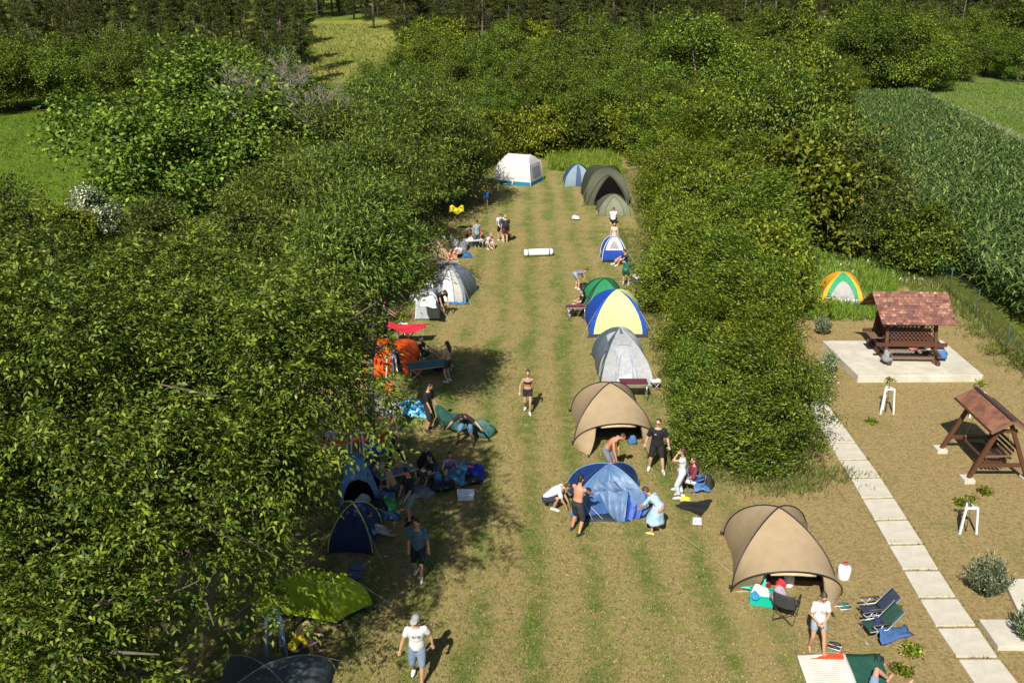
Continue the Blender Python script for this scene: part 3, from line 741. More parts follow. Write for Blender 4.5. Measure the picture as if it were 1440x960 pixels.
# ---- sand-coloured geodesic tents with an open front porch
def porch_tent(label, loc, rz, w=2.75, d=2.5, h=1.62, tucked=False):
    root = empty('porch_tent', loc, rz, label, 'tent')
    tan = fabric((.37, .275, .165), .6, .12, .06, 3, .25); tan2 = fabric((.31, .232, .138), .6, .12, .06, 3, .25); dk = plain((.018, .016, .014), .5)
    FL, FR, BRc, BL = Vector((-w*.5, -d*.5, 0)), Vector((w*.5, -d*.5, 0)), Vector((w*.44, d*.5, 0)), Vector((-w*.44, d*.5, 0))
    ap = Vector((0, .1, h))
    def leg(q, n=12):   # ground -> apex
        return [Vector((q.x, q.y, 0)) * math.cos(math.pi/2*i/n)**1.35 + Vector((0, .1, 0))*(1-math.cos(math.pi/2*i/n)**1.35) + Vector((0, 0, h*math.sin(math.pi/2*i/n)**1.0)) for i in range(n + 1)]
    lFL, lFR, lBR, lBL = leg(FL), leg(FR), leg(BRc), leg(BL)
    hoop = arc(FL + Vector((-.08, -.22, 0)), FR + Vector((.08, -.22, 0)), 1.06, 24, Vector((0, -.60, 0)), .95)
    # roof between the crossing poles and the front hoop
    mb = MB(); loft(mb, lFL + lFR[::-1][1:], hoop, 12, Vector((0, -.02, -.07))); mb.build('roof_panel', tan, root)
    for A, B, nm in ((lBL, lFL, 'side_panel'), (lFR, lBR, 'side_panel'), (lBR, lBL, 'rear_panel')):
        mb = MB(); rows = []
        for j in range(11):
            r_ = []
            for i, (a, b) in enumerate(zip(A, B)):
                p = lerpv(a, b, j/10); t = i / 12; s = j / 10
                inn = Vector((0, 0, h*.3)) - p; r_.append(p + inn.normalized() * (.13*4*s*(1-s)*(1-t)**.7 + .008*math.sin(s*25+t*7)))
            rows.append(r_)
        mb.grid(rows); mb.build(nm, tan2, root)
    # porch flaps: hoop leg down to pegs, leaving the doorway open
    for sg in (0, 1):
        hp = hoop if sg == 0 else hoop[::-1]
        sx = -1 if sg == 0 else 1
        peg = Vector((sx * w*.36, -d*.5 - 1.05, .0)); top = hp[8] + Vector((0, -.02, -.03))
        if tucked and sg == 0: peg = Vector((sx * w*.30, -d*.5 - .18, .0))
        A = [hp[0].lerp(hp[0], 0)] + [lerpv(hp[int(q*.8)], hp[min(8, int(q*.8)+1)], q*.8 - int(q*.8)) for q in range(1, 11)]; B = [lerpv(hp[0] + Vector((sx*-.02, -.05, 0)), peg, min(1, i/2.0)) if i < 2 else lerpv(peg, top, (i-2)/8) + Vector((-sx*.05*math.sin(math.pi*(i-2)/8), 0, 0)) for i in range(11)]
        mb = MB(); loft(mb, A, B, 8, Vector((0, .04, -.03))); mb.build('porch_flap', tan, root)
        MB().tube([B[i] for i in range(2, 11)], .012, 5).build('flap_edge', dk, root)
        MB().box(peg + Vector((sx*.03, -.04, .03)), (.05, .12, .06)).build('peg', dk, root)
    # rolled door above the opening
    MB().tube([hoop[i] + Vector((0, .06, -.09)) for i in range(9, 16)], [.03, .05, .055, .06, .055, .05, .03], 8).build('rolled_door', fabric((.55,.43,.27)), root)
    # inner tent wall with bright lining
    iw = arc(Vector((-w*.36, -d*.22, 0)), Vector((w*.36, -d*.22, 0)), 1.25, 20, Vector((0, .25, 0)))
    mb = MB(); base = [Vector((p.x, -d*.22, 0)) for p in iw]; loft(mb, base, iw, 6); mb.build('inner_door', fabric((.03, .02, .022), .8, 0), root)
    pts = [Vector((-w*.2, -d*.3, .95)), Vector((-w*.02, -d*.3, 1.0))]; mb = MB()
    mb.grid([[Vector((-w*.24 + .42*i/6*(1-.35*j/8), -d*.3 - .03*math.sin(i), 1.0 - .62*j/8*(.6+.4*math.sin(math.pi*i/6)))) for i in range(7)] for j in range(9)])
    mb.build('inner_lining', fabric((.62, .32, .03), .6, .3), root)
    mb = MB(); mb.box((0, -.1, .02), (w*.8, d*.62, .02)); mb.build('groundsheet', fabric((.04,.045,.05), .6, 0), root)
    for L1, L2 in ((lFL, lBR), (lFR, lBL)):
        pp = L1 + L2[::-1][1:]; c = Vector((0, 0, h*.4))
        MB().tube([p + (p - c).normalized()*.014 for p in pp], .02, 6).build('pole', dk, root)
    MB().tube([p + Vector((0, -.01, .012)) for p in hoop], .02, 6).build('pole', dk, root)
    rear = arc(BL + Vector((-.05, .25, 0)), BRc + Vector((.05, .25, 0)), .8, 20, Vector((0, -.05, 0)))
    mb = MB(); loft(mb, [lerpv(lBL[min(12, i)] if i <= 12 else lBR[24 - i], rear[min(20, int(i*20/24))], 0) for i in range(25)], [rear[min(20, round(i*20/24))] for i in range(25)], 6, Vector((0, 0, .03)))
    mb.build('rear_porch', tan2, root)
    for q in (FL, FR, BRc, BL): MB().box(q * 1.05 + Vector((0, 0, .04)), (.07, .07, .07)).build('peg', dk, root)
    # tie loops
    for q in ((-.7, -.3, 1.05), (.75, .3, 1.05), (.9, -.2, .95)): MB().box(q, (.02, .05, .02)).build('toggle', dk, root)
    return root
porch_tent('sand-coloured porch tent standing directly behind the half pitched blue tent', (3.45, 31.0, 0), R(3))
porch_tent('sand-coloured porch tent beside the person in denim shorts and the teal crate', (7.15, 22.45, 0), R(-3), 2.65, 2.5, 1.62, True)

# ---- blue tent being pitched
g = [G(803, 728), G(914, 728), G(898, 684), G(797, 688)]
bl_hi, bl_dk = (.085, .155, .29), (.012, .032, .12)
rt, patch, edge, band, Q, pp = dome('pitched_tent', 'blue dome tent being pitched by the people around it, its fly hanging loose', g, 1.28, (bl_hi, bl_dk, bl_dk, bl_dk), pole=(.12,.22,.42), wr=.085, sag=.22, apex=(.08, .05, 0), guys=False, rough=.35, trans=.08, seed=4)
patch('door', 0, .12, .50, .40, (.05,.12,.30), .03)
mb = MB()   # loose fly flap hanging to the ground in front
rows = []
for j in range(15):
    v = j / 14; r_ = []
    for i in range(13):
        u = i / 12; a = lerpv(Vector((-.35, -.62, .72)), Vector((.55, -.66, .78)), u); b = lerpv(Vector((.12, -1.05, .03)), Vector((.42, -1.22, .03)), u)
        r_.append(lerpv(a, b, v) + Vector((.03*math.sin(u*9+v*4), -.05*math.sin(u*13+v*3) - .12*math.sin(math.pi*v), .04*math.sin(u*7+v*8))))
    rows.append(r_)
mb.grid(rows); mb.build('fly_flap', fabric((.11,.18,.31), .35, .15, .15, 5, .5), rt)
mb = MB(); rows = []
for j in range(13):
    v = j / 12
    rows.append([lerpv(lerpv(Vector((.5, -.64, .66)), Vector((1.15, -.5, .62)), i/10), lerpv(Vector((.46, -1.12, .03)), Vector((.95, -.92, .03)), i/10), v) + Vector((0, -.06*math.sin(i*1.3+v*3), .03*math.sin(i*2+v*5))) for i in range(11)])
mb.grid(rows); mb.build('fly_flap', fabric((.02,.07,.32), .35, .15, .2, 5, .5), rt)
mb = MB(); rows = []     # slack crumpled middle of the fly
for j in range(13):
    v = j / 12
    rows.append([lerpv(lerpv(Vector((-.75, -.55, .62)), Vector((.95, -.55, .60)), i/24), lerpv(Vector((-.6, -.42, .98)), Vector((.7, -.40, .92)), i/24), v) + Vector((0, -.10*math.sin(math.pi*v) - .03*math.sin(i*1.1+v*6), .05*math.sin(i*.8+v*4))) for i in range(25)])
mb.grid(rows); mb.build('fly', fabric((.085,.15,.27), .35, .15, .2, 5, .5), rt)
MB().box((-.15, -.85, .02), (1.5, .5, .02)).build('groundsheet', fabric((.02,.025,.04), .6, 0), rt)
for a, b in (((-.75,-.9,.5),(-.5,-1.05,.02)), ((.2,-.7,.6),(.5,-.95,.3)), ((-.55,-.75,.3),(-.2,-1.0,.02))):
    MB().tube([a, b], .008, 5).build('tent_pole', plain((.5,.5,.48), .4), rt)

# ---- grey tunnel tent
gx = 4.45
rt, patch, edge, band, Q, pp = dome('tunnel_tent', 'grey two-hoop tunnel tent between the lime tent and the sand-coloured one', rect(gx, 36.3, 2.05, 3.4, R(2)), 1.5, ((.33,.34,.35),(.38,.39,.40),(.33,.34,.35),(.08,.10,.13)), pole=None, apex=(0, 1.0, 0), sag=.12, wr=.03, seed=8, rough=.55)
band('vent_hood', 0, .36, .64, .80, .97, (.10,.11,.12), .02)
patch('door', 0, .30, .70, .55, (.36,.38,.40), .03)
edge('door_zip', 0, .30, .70, .55, (.25,.30,.36), .04, r=.022)
hp = arc(Vector((-.98, -.75, 0)), Vector((.98, -.75, 0)), 1.22, 24, Vector((0, .3, 0)))
front = [Vector((-.92 + 1.84*i/24, -1.72, .02)) for i in range(25)]
mb = MB(); loft(mb, hp, front, 12, Vector((0, -.05, .18))); mb.build('porch', fabric((.37,.38,.39), .55, .12), rt)
hb = arc(Vector((-1.0, .55, 0)), Vector((1.0, .55, 0)), 1.42, 24, Vector((0, .15, 0)))
mb = MB(); loft(mb, hp, hb, 8, Vector((0, 0, -.06))); mb.build('roof_panel', fabric((.30,.32,.34), .55, .1), rt)
mb = MB(); pts = []   # arched pale door on the porch
for j in range(11):
    v = j/10; hw = (1 - v**2.4)**(1/2.4)
    pts.append([lerpv(Vector((-.05, -1.74, .05)), Vector((-.02, -.62, 1.02)), v) + Vector((.34*hw*(i/5-1), -.01, .17*math.sin(math.pi*v) + .03)) for i in range(11)])
mb.grid(pts); mb.build('door', fabric((.40,.42,.44), .55, .1), rt)
MB().tube([r_[0] + Vector((0,-.01,.012)) for r_ in pts] + [r_[-1] + Vector((0,-.01,.012)) for r_ in pts[::-1]], .02, 5).build('door_zip', plain((.18,.24,.30)), rt)
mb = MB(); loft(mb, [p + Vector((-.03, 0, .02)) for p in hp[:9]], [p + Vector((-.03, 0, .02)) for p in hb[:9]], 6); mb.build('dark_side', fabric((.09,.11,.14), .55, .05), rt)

# ---- lime and blue dome with green dome behind
lime = (.56, .68, .27); rb = (.012, .06, .34)
rt, patch, edge, band, Q, pp = dome('dome_tent', 'pale lime dome tent with royal blue corners, tallest in the right row', rect(XA(865, 41.3), 41.3, 2.62, 2.5), 1.86, (lime, lime, lime, rb), pole=None, sag=.08, wr=.02, seed=3)
band('blue_strip', 0, .0, .08, .0, .97, rb, .014); band('blue_strip', 0, .92, 1.0, .0, .97, rb, .014); band('blue_strip', 1, .0, .3, .0, .97, rb, .014)
band('hem', 0, .0, 1.0, .0, .055, (.05,.05,.055), .03); band('hem', 1, .0, 1.0, .0, .055, (.05,.05,.055), .03)
gr_ = (.018, .20, .075)
rt, patch, edge, band, Q, pp = dome('dome_tent', 'green dome tent half hidden behind the lime and blue one', rect(XA(848, 43.8), 43.8, 2.1, 2.2), 1.62, (gr_, gr_, gr_, (.02,.24,.09)), pole=(.008,.04,.02), sag=.08, seed=5)
for k in (0, 3): band('dark_strip', k, .0, .1, .0, .96, (.006,.05,.022), .014); band('dark_strip', k, .9, 1.0, .0, .96, (.006,.05,.022), .014)
# ---- small play tent
w_ = (.78,.78,.76)
rt, patch, edge, band, Q, pp = dome('play_tent', 'small royal blue and white tent with an arched window', rect(XA(862, 52.9), 52.9, 1.35, 1.25), 1.38, (rb, rb, rb, rb), pole=(.7,.7,.7), sag=.05, wr=.01, pk=(1.1, .8), seed=6)
patch('white_panel', 0, .10, .90, .86, w_, .02, 3.0, .28); patch('window', 0, .28, .72, .62, (.30,.29,.30), .035, 2.2, .32); edge('window_frame', 0, .28, .72, .62, (.75,.75,.75), .045, r=.02, t0=.32)
band('hem', 0, 0, 1, 0, .04, (.02,.02,.03), .02)
# ---- army tents at the back
ag = (.075,.082,.048)
rt, patch, edge, band, Q, pp = dome('army_tent', 'large dark olive tent with a black open front at the back of the row', rect(XA(850, 69), 69.2, 3.1, 4.2), 2.35, (ag, (.045,.05,.03), ag, (.05,.055,.034)), pole=(.03,.03,.02), sag=.05, wr=.03, pk=(.6, 1.0), seed=7, skip=())
patch('opening_shade', 0, .20, .95, .62, (.006,.006,.006), .03, 1.4, mat=plain((.004,.004,.004), .95, .03))  # black patch over the closed panel imitates the unlit tent interior
for s_ in (.06, .2): edge('guy_seam', 0, s_, .97, .66, (.03,.03,.02), .04, 1.5, .02)
for sx in (-1, 1): MB().tube([(sx*1.45, -2.0, 1.2), (sx*1.75, -2.5, 0)], .02, 5).build('guy_rope', plain((.05,.05,.04)), rt)
og = (.155,.17,.105)
rt, patch, edge, band, Q, pp = dome('dome_tent', 'olive green dome tent pitched before the big dark army tent', rect(XA(862, 64.8), 64.8, 2.15, 2.1), 1.3, (og, (.10,.11,.07), og, (.09,.10,.065)), pole=(.05,.055,.04), sag=.07, seed=9)
patch('door', 0, .2, .8, .72, (.19,.2,.13), .025); edge('door_zip', 0, .2, .8, .72, (.06,.07,.05), .035, r=.02)
rt, patch, edge, band, Q, pp = dome('dome_tent', 'small slate blue dome tent left of the dark army tent', rect(XA(812, 74.8), 74.8, 2.15, 2.2), 1.55, ((.20,.27,.34), (.03,.06,.13), (.05,.09,.17), (.04,.075,.15)), pole=(.02,.04,.09), sag=.07, seed=10)
band('dark_panel', 0, .40, .62, 0, .95, (.04,.08,.16), .02)
# ---- white cabin tent
wt = (.64,.63,.61); tl = (.01,.16,.27)
def cabin(label, cx, cy, rz, w, d, hw, h):
    root = empty('cabin_tent', (cx, cy, 0), rz, label, 'tent')
    b = [Vector((x*w/2, y*d/2, 0)) for x, y in ((-1,-1),(1,-1),(1,1),(-1,1))]; t = [Vector((q.x*.84, q.y*.84, hw)) for q in b]; r0, r1 = Vector((-.28*w, 0, h)), Vector((.28*w, 0, h))
    band_z = .2
    for k in range(4):
        a, bb, ta, tb = b[k], b[(k+1) % 4], t[k], t[(k+1) % 4]
        q = lambda s, v: lerpv(lerpv(a, bb, s), lerpv(ta, tb, s), v) + (lerpv(a, bb, .5)).normalized() * (.035*math.sin(math.pi*v)*math.sin(math.pi*s) + .01*math.sin(s*20+v*3))
        col = wt if k in (0, 2, 3) else (.55,.55,.55)
        MB().grid([[q(i/10, band_z + (1-band_z)*j/8) for i in range(11)] for j in range(9)]).build('wall', fabric(col, .7, .25, .04), root)
        MB().grid([[q(i/10, band_z*j/3) for i in range(11)] for j in range(4)]).build('skirt', fabric(tl, .7, .1), root)
        if k == 1: MB().grid([[q(.2+.6*i/6, .35+.5*j/5) + Vector((.02,0,0)) for i in range(7)] for j in range(6)]).build('window', fabric((.25,.26,.28)), root)
        MB().tube([a, ta, t[k].lerp(r0 if k in (0, 3) else r1, 1)], .035, 6).build('pole', plain((.8,.8,.8)), root)
    for k in range(4):
        e = (r0, r1) if k == 0 else (r1, r1) if k == 1 else (r1, r0) if k == 2 else (r0, r0)
        A = [lerpv(t[k], t[(k+1)%4], i/8) for i in range(9)]; B = [lerpv(e[0], e[1], i/8) for i in range(9)]
        mb = MB(); loft(mb, A, B, 8, Vector((0, 0, .09))); mb.build('roof', fabric(wt, .7, .25, .04), root)
    MB().tube([b[0]*.02 + Vector((.05,-d/2-.02,.02)), Vector((.05, -d/2 - .03, .45))], .05, 6).build('skirt_tie', plain((.8,.8,.8)), root)
cabin('white cabin tent with a teal skirt at the far end of the lawn', XA(730, 75.6), 75.6, R(-22), 3.1, 2.9, 1.55, 2.2)
# ---- yellow and green tent beyond the pavilion
ye = (.72,.36,.02)
rt, patch, edge, band, Q, pp = dome('dome_tent', 'orange-yellow dome tent with a green front in the tall grass beyond the pavilion', rect(XA(1182, 45.7), 45.7, 1.95, 1.9, R(-14)), 1.34, ((.03,.30,.13), ye, ye, ye), pole=(.6,.3,.03), sag=.05, wr=.015, seed=12, apex=(0, .1, 0))
patch('door', 0, .18, .82, .58, (.36,.35,.34), .03); edge('door_zip', 0, .18, .82, .58, (.08,.25,.12), .04, r=.02); band('hem', 0, .1, .9, 0, .14, (.6,.6,.58), .05)
band('yellow_strip', 0, 0, .1, 0, .97, ye, .02); band('yellow_strip', 0, .9, 1, 0, .97, ye, .02)
# ---- left side: grey and white dome standing open
gw = (.17,.20,.23)
rt, patch, edge, band, Q, pp = dome('dome_tent', 'grey and white dome tent standing open under the acacia', rect(XA(634, 46.2), 46.2, 2.15, 2.2, R(-12)), 1.66, (gw, gw, gw, gw), pole=(.10,.12,.14), sag=.05, wr=.02, seed=14)
patch('inner_wall', 0, .08, .94, .88, (.42,.40,.36), .02, 2.4); patch('door', 0, .38, .72, .68, (.80,.80,.78), .035, 2.6); edge('door_zip', 0, .38, .72, .68, (.08,.10,.12), .045, r=.02)
patch('open_flap', 0, .05, .45, .74, (.22,.22,.23), .07, 2.0); edge('arch_trim', 0, .08, .94, .88, gw, .04, 2.4, .035)
mb = MB(); mb.grid([[Vector((.0 + .95*i/10, -1.1 - .42*j/6, .035 + .03*math.sin(i*1.7+j) + .02*math.sin(j*2.4))) for i in range(11)] for j in range(7)]); mb.build('groundsheet', fabric((.01,.16,.5), .5, .05), rt, solid=.02)
# small grey box tent
rt, patch, edge, band, Q, pp = dome('box_tent', 'small pale grey tent with a dark vent beside the open dome tent', rect(XA(603, 43.0), 43.0, 1.1, 1.1), 1.3, ((.38,.40,.43), (.2,.21,.23), (.3,.31,.33), (.3,.31,.33)), pole=None, sag=.03, wr=.012, pk=(.4, 1.0), seed=15)
band('vent', 0, .22, .78, .60, .74, (.05,.05,.055), .02); band('hem', 0, 0, 1, 0, .03, (.04,.04,.05), .02)
# orange tent with navy fly
og2 = (.75,.10,.012)
rt, patch, edge, band, Q, pp = dome('dome_tent', 'bright orange half-pitched tent with a navy stripe under the trees', [G(508, 534), G(594, 526), G(592, 492), G(520, 490)], .95, (og2, og2, (.03,.05,.12), (.5,.05,.01)), pole=None, sag=.20, wr=.10, seed=16, trans=.3)
band('navy_strip', 0, .50, .68, 0, .98, (.015,.035,.085), .02); band('navy_strip', 3, .5, 1, .3, .98, (.015,.035,.085), .02)
# dark blue dome with yellow piping
nb = (.010,.022,.075)
rt, patch, edge, band, Q, pp = dome('dome_tent', 'dark navy dome tent with yellow piping in the walnut shade', [G(462, 778), G(524, 780), G(536, 738), G(475, 736)], 1.15, (nb, (.014,.035,.10), nb, nb), pole=(.42,.42,.03), sag=.06, wr=.02, seed=17)
patch('door', 1, .2, .8, .7, (.02,.05,.12), .02)
# blue and white awning tent behind it
rt, patch, edge, band, Q, pp = dome('awning_tent', 'pale blue awning tent beside the crowded picnic table', [G(478, 710), G(534, 712), G(534, 672), G(484, 670)], 1.25, ((.12,.25,.42), (.02,.04,.10), (.16,.3,.5), (.1,.22,.4)), pole=(.1,.2,.35), sag=.04, wr=.02, seed=18)
patch('opening_shade', 0, .1, .9, .42, (.006,.008,.015), .02, 3, mat=plain((.004,.004,.006), .95, .03))  # shade inside the awning painted as a black patch on its front
# lime tent at lower left
A, B_, C_ = G(360, 868), G(474, 882), G(524, 856); D_ = A + C_ - B_
rt, patch, edge, band, Q, pp = dome('dome_tent', 'lime green tent under the overhanging walnut branches', [A, B_, C_, D_], 1.22, ((.30,.42,.015), (.33,.45,.02), (.28,.4,.015), (.28,.4,.015)), pole=None, sag=.05, wr=.012, seed=19, lift=.07, pk=(1.0, .95), trans=.3)
MB().grid([[lerpv(lerpv(Q[0], Q[1], i/4)*.93, lerpv(Q[3], Q[2], i/4)*.93, j/4) + Vector((0,0,.02)) for i in range(5)] for j in range(5)]).build('groundsheet', fabric((.02,.02,.02)), rt, solid=.01)
for q in Q: MB().tube([q*1.0 + Vector((0,0,.09)), q*1.02], .012, 5).build('peg', plain((.05,.05,.05)), rt)
# dark tent at the bottom edge
rt, patch, edge, band, Q, pp = dome('dome_tent', 'dark grey dome tent cut off by the bottom edge of the view', rect(XA(380, 17.0), 16.9, 2.5, 2.2), 1.05, ((.06,.075,.08), (.07,.09,.095), (.06,.07,.075), (.05,.06,.065)), pole=(.16,.17,.12), sag=.05, wr=.02, seed=20)
patch('roof_window', 1, .25, .75, .7, (.10,.12,.12), .02)
# brown tent under the far acacias
br = (.30,.20,.11)
rt, patch, edge, band, Q, pp = dome('dome_tent', 'brown dappled dome tent deep under the acacias behind the picnic', rect(XA(606, 53), 53, 2.4, 2.2), 1.35, (br, br, br, br), pole=(.06,.04,.03), sag=.06, seed=21)
# yellow tarp among the leaves
mb = MB(); mb.grid([[Vector((-.45 + .9*i/10, .3*j/6, .35*j/6 + .1*math.sin(i*.9))) for i in range(11)] for j in range(7)])
o = mb.build('yellow_tarp', fabric((.75,.62,.02), .5, .3), solid=.01); o.location = (XA(642, 59, 1.5), 59, 1.3); tag(o, 'bright yellow tarp strung low among the acacia leaves', 'tarp')

# ================================================================== pavilion, swing, slabs
def woodmat(name, a, b):
    t = NT(name); mp = t.n('ShaderNodeMapping'); mp.inputs['Scale'].default_value = (3, 3, .6); t.L(t.tc, mp.inputs[0])
    n = t.noise(7, 6, .7, mp.outputs[0]); n2 = t.noise(2, 3)
    return t.finish(t.mix(n2, t.mix(n, a, b), tuple(q*.7 for q in b)), .6, .35, t.bump(n, .3, .01))
M['wood'] = woodmat('dark_stained_wood', (.05,.020,.011), (.115,.048,.024))
M['wood_lt'] = woodmat('worn_stained_wood', (.09,.05,.03), (.22,.14,.09))
def concrete():
    t = NT('pale_concrete'); n = t.noise(1.2, 6, .7); f = t.noise(22, 5, .7); s = t.noise(.5, 3)
    oi = t.n('ShaderNodeObjectInfo')
    c = t.mix(t.smooth(n, .35, .65), (.42,.385,.31), (.53,.495,.41)); c = t.mix(t.math('MULTIPLY', t.smooth(f, .5, .75), .35), c, (.36,.33,.27))
    c = t.mix(t.math('MULTIPLY', t.smooth(s, .48, .64), .5), c, (.36,.32,.24)); st = t.noise(2.6, 6, .8); c = t.mix(t.math('MULTIPLY', t.smooth(st, .58, .68), .55), c, (.27,.24,.17))
    c = t.mix(t.math('MULTIPLY', oi.outputs['Random'], .25), c, (.44,.41,.33))
    return t.finish(c, .9, .2, t.bump(t.math('ADD', f, n), .35, .01))
M['concrete'] = concrete()
def shingles():
    t = NT('red_bitumen_shingles'); br = t.n('ShaderNodeTexBrick'); mp = t.n('ShaderNodeMapping')
    uv = t.n('ShaderNodeCombineXYZ'); x, y, z = t.xyz(); t.L(x, uv.inputs[0]); t.L(t.math('MULTIPLY', z, 1.74), uv.inputs[1])
    t.L(uv.outputs[0], br.inputs['Vector']); br.inputs['Scale'].default_value = 1.0; br.inputs['Brick Width'].default_value = .19; br.inputs['Row Height'].default_value = .145; br.inputs['Mortar Size'].default_value = .007
    br.inputs['Color1'].default_value = (0, 0, 0, 1); br.inputs['Color2'].default_value = (1, 1, 1, 1); br.inputs['Mortar'].default_value = (.4, .4, .4, 1); br.offset_frequency = 2
    sc = t.n('ShaderNodeMapping'); sc.inputs['Scale'].default_value = (1.0, 2.6, 1); t.L(uv.outputs[0], sc.inputs[0])
    sn = t.n('ShaderNodeVectorMath', operation='SNAP'); t.L(sc.outputs[0], sn.inputs[0]); sn.inputs[1].default_value = (.095, .38, 1)
    n = t.noise(2.0, 4, .8, sn.outputs[0])
    base = t.ramp(n, [(.38, (.085,.05,.045)), (.46, (.165,.075,.058)), (.54, (.22,.098,.072)), (.61, (.30,.175,.11)), (.67, (.37,.26,.16))])
    c = t.mix(.28, base, br.outputs['Color'], 'OVERLAY')
    c = t.mix(t.math('MULTIPLY', br.outputs['Fac'], .75), c, (.06,.03,.025))
    return t.finish(c, .9, .2, t.bump(br.outputs['Fac'], .6, .02))
M['shingle'] = shingles()
def rusty():
    t = NT('weathered_copper_sheet'); n = t.noise(2.2, 6, .7); f = t.noise(14, 4)
    c = t.mix(t.smooth(n, .35, .68), (.15,.055,.032), (.30,.14,.075)); c = t.mix(t.math('MULTIPLY', f, .3), c, (.10,.05,.04))
    return t.finish(c, .5, .5, t.bump(n, .2, .02))
M['rust'] = rusty()

# concrete pad under the pavilion: corners from the photograph
pA, pB = G(1203, 538), G(1385, 536); pad_h = .3
pA, pB = G(1207, 528, pad_h), G(1383, 527, pad_h); pC, pD = G(1325, 478, pad_h), G(1157, 479, pad_h)
mb = MB(); tp = [Vector((q.x, q.y, pad_h)) for q in (pA, pB, pC, pD)]; bt = [Vector((q.x, q.y, -.1)) for q in tp]
mb.add(bt + tp, [(3,2,1,0),(4,5,6,7),(0,1,5,4),(1,2,6,5),(2,3,7,6),(3,0,4,7)])
tag(mb.build('concrete_pad', M['concrete'], smooth=False, bevel=.02), kind='structure')
# pavilion with picnic table inside; built round its own centre
pc = (pA + pB + pC + pD) / 4; pvx, pvy = XA(1268, 37.35, .3), 37.35
pv = empty('garden_pavilion', (pvx, pvy, pad_h), R(-2), 'dark wooden garden pavilion with a mottled red shingle roof on the concrete pad', 'pavilion')
Wp, Dp = 1.95, 1.7; rh, eh = 2.66, 1.70
def roof_slab(mb, a, b, c, d, th):
    n = (b - a).cross(d - a).normalized() * th
    mb.add([a, b, c, d, a - n, b - n, c - n, d - n], [(0,1,2,3),(7,6,5,4),(0,4,5,1),(1,5,6,2),(2,6,7,3),(3,7,4,0)])
ov = .55
rl = Wp/2 + ov
# front slope faces the camera; ridge runs along x
ridge_y = .12
mb = MB(); roof_slab(mb, Vector((-rl+.12, -Dp/2-.35, eh)), Vector((rl, -Dp/2-.35, eh)), Vector((rl, ridge_y, rh)), Vector((-rl, ridge_y, rh)), .05)
mb.build('roof', M['shingle'], pv, smooth=False)
mb = MB(); roof_slab(mb, Vector((rl, Dp/2+.55, eh)), Vector((-rl, Dp/2+.55, eh)), Vector((-rl, ridge_y+.01, rh)), Vector((rl, ridge_y+.01, rh)), .05)
mb.build('roof', M['shingle'], pv, smooth=False)
for sx in (-1, 1):
    mb = MB()
    for sy in (-1, 1): mb.bar((sx*Wp/2*1.02, sy*(Dp/2+.12), .0), (sx*Wp/2*.98, sy*.42, rh-.25 - .42*.35), .13, .13)
    mb.build('post', M['wood'], pv, smooth=False, bevel=.01)
    MB().bar((sx*Wp/2, -Dp/2-.55, .09), (sx*Wp/2, Dp/2+.55, .09), .16, .16).build('sill_beam', M['wood'], pv, smooth=False, bevel=.01)
    MB().bar((sx*Wp/2, -.75, eh+.1), (sx*Wp/2, .85, eh+.1), .1, .12).build('tie_beam', M['wood'], pv, smooth=False)
    MB().bar((sx*Wp/2, -Dp/2-.55, .42), (sx*Wp/2, Dp/2+.6, .42), .1, .13).build('tie_beam', M['wood'], pv, smooth=False)
    mb = MB()
    MB().bar((sx*(Wp/2+.02), 0, eh+.12), (sx*(Wp/2+.02), 0, rh-.1), .1).build('king_post', M['wood'], pv, smooth=False)
# lattice screens front and back
for sy in (-1, 1):
    mb = MB(); y0, y1, z0, z1 = sy*(Dp/2+.0), sy*(Dp/2-.24), .82, 1.55; wx = Wp/2 - .1
    pt = lambda x, z: Vector((x, y0 + (y1 - y0)*(z - z0)/(z1 - z0), z))
    mb.bar(pt(-wx, z0), pt(wx, z0), .06); mb.bar(pt(-wx, z1), pt(wx, z1), .06)
    n = 11; hgt = z1 - z0
    for k in range(-4, n + 1):
        for sg in (-1, 1):
            xa = -wx + (2*wx) * k / n; xb = xa + hgt * .95
            za, zb = z0, z1
            if xa < -wx: za = z0 + (-wx - xa)/.95; xa = -wx
            if xb > wx: zb = z1 - (xb - wx)/.95; xb = wx
            if xb - xa < .05: continue
            a, b = pt(sg*xa, za), pt(sg*xb, zb); o_ = Vector((0, .012*sg, 0)); mb.bar(a + o_, b + o_, .035, .014, (0, 1, 0))
    mb.build('lattice_screen', M['wood'], pv, smooth=False)
    MB().bar((-Wp/2-.45, sy*(Dp/2+.02), .72), (Wp/2+.45, sy*(Dp/2+.02), .72), .09, .14).build('rail', M['wood'], pv, smooth=False)
    for q in range(3): MB().bar((-Wp/2+.02, sy*(Dp/2-.12 - q*.13), .46), (Wp/2-.02, sy*(Dp/2-.12 - q*.13), .46), .11, .035).build('bench_slat', M['wood_lt'], pv, smooth=False)
    MB().bar((-Wp/2+.05, sy*(Dp/2+.1), .18), (Wp/2-.05, sy*(Dp/2+.1), .18), .1, .1).build('floor_beam', M['wood_lt'], pv, smooth=False)
    for sx in (-1, 1): MB().box((sx*Wp/2, sy*(Dp/2+.22), .07), (.24, .26, .16)).build('foot_block', M['wood_lt'], pv, smooth=False, bevel=.01)
for q in range(5): MB().bar((-Wp/2-.5, -.28 + q*.14, .80), (Wp/2+.1, -.28 + q*.14, .80), .125, .04).build('table_board', M['wood_lt'], pv, smooth=False)
for sx in (-1, 1): MB().bar((sx*.6, 0, .02), (sx*.6, 0, .78), .1).build('table_leg', M['wood'], pv, smooth=False)
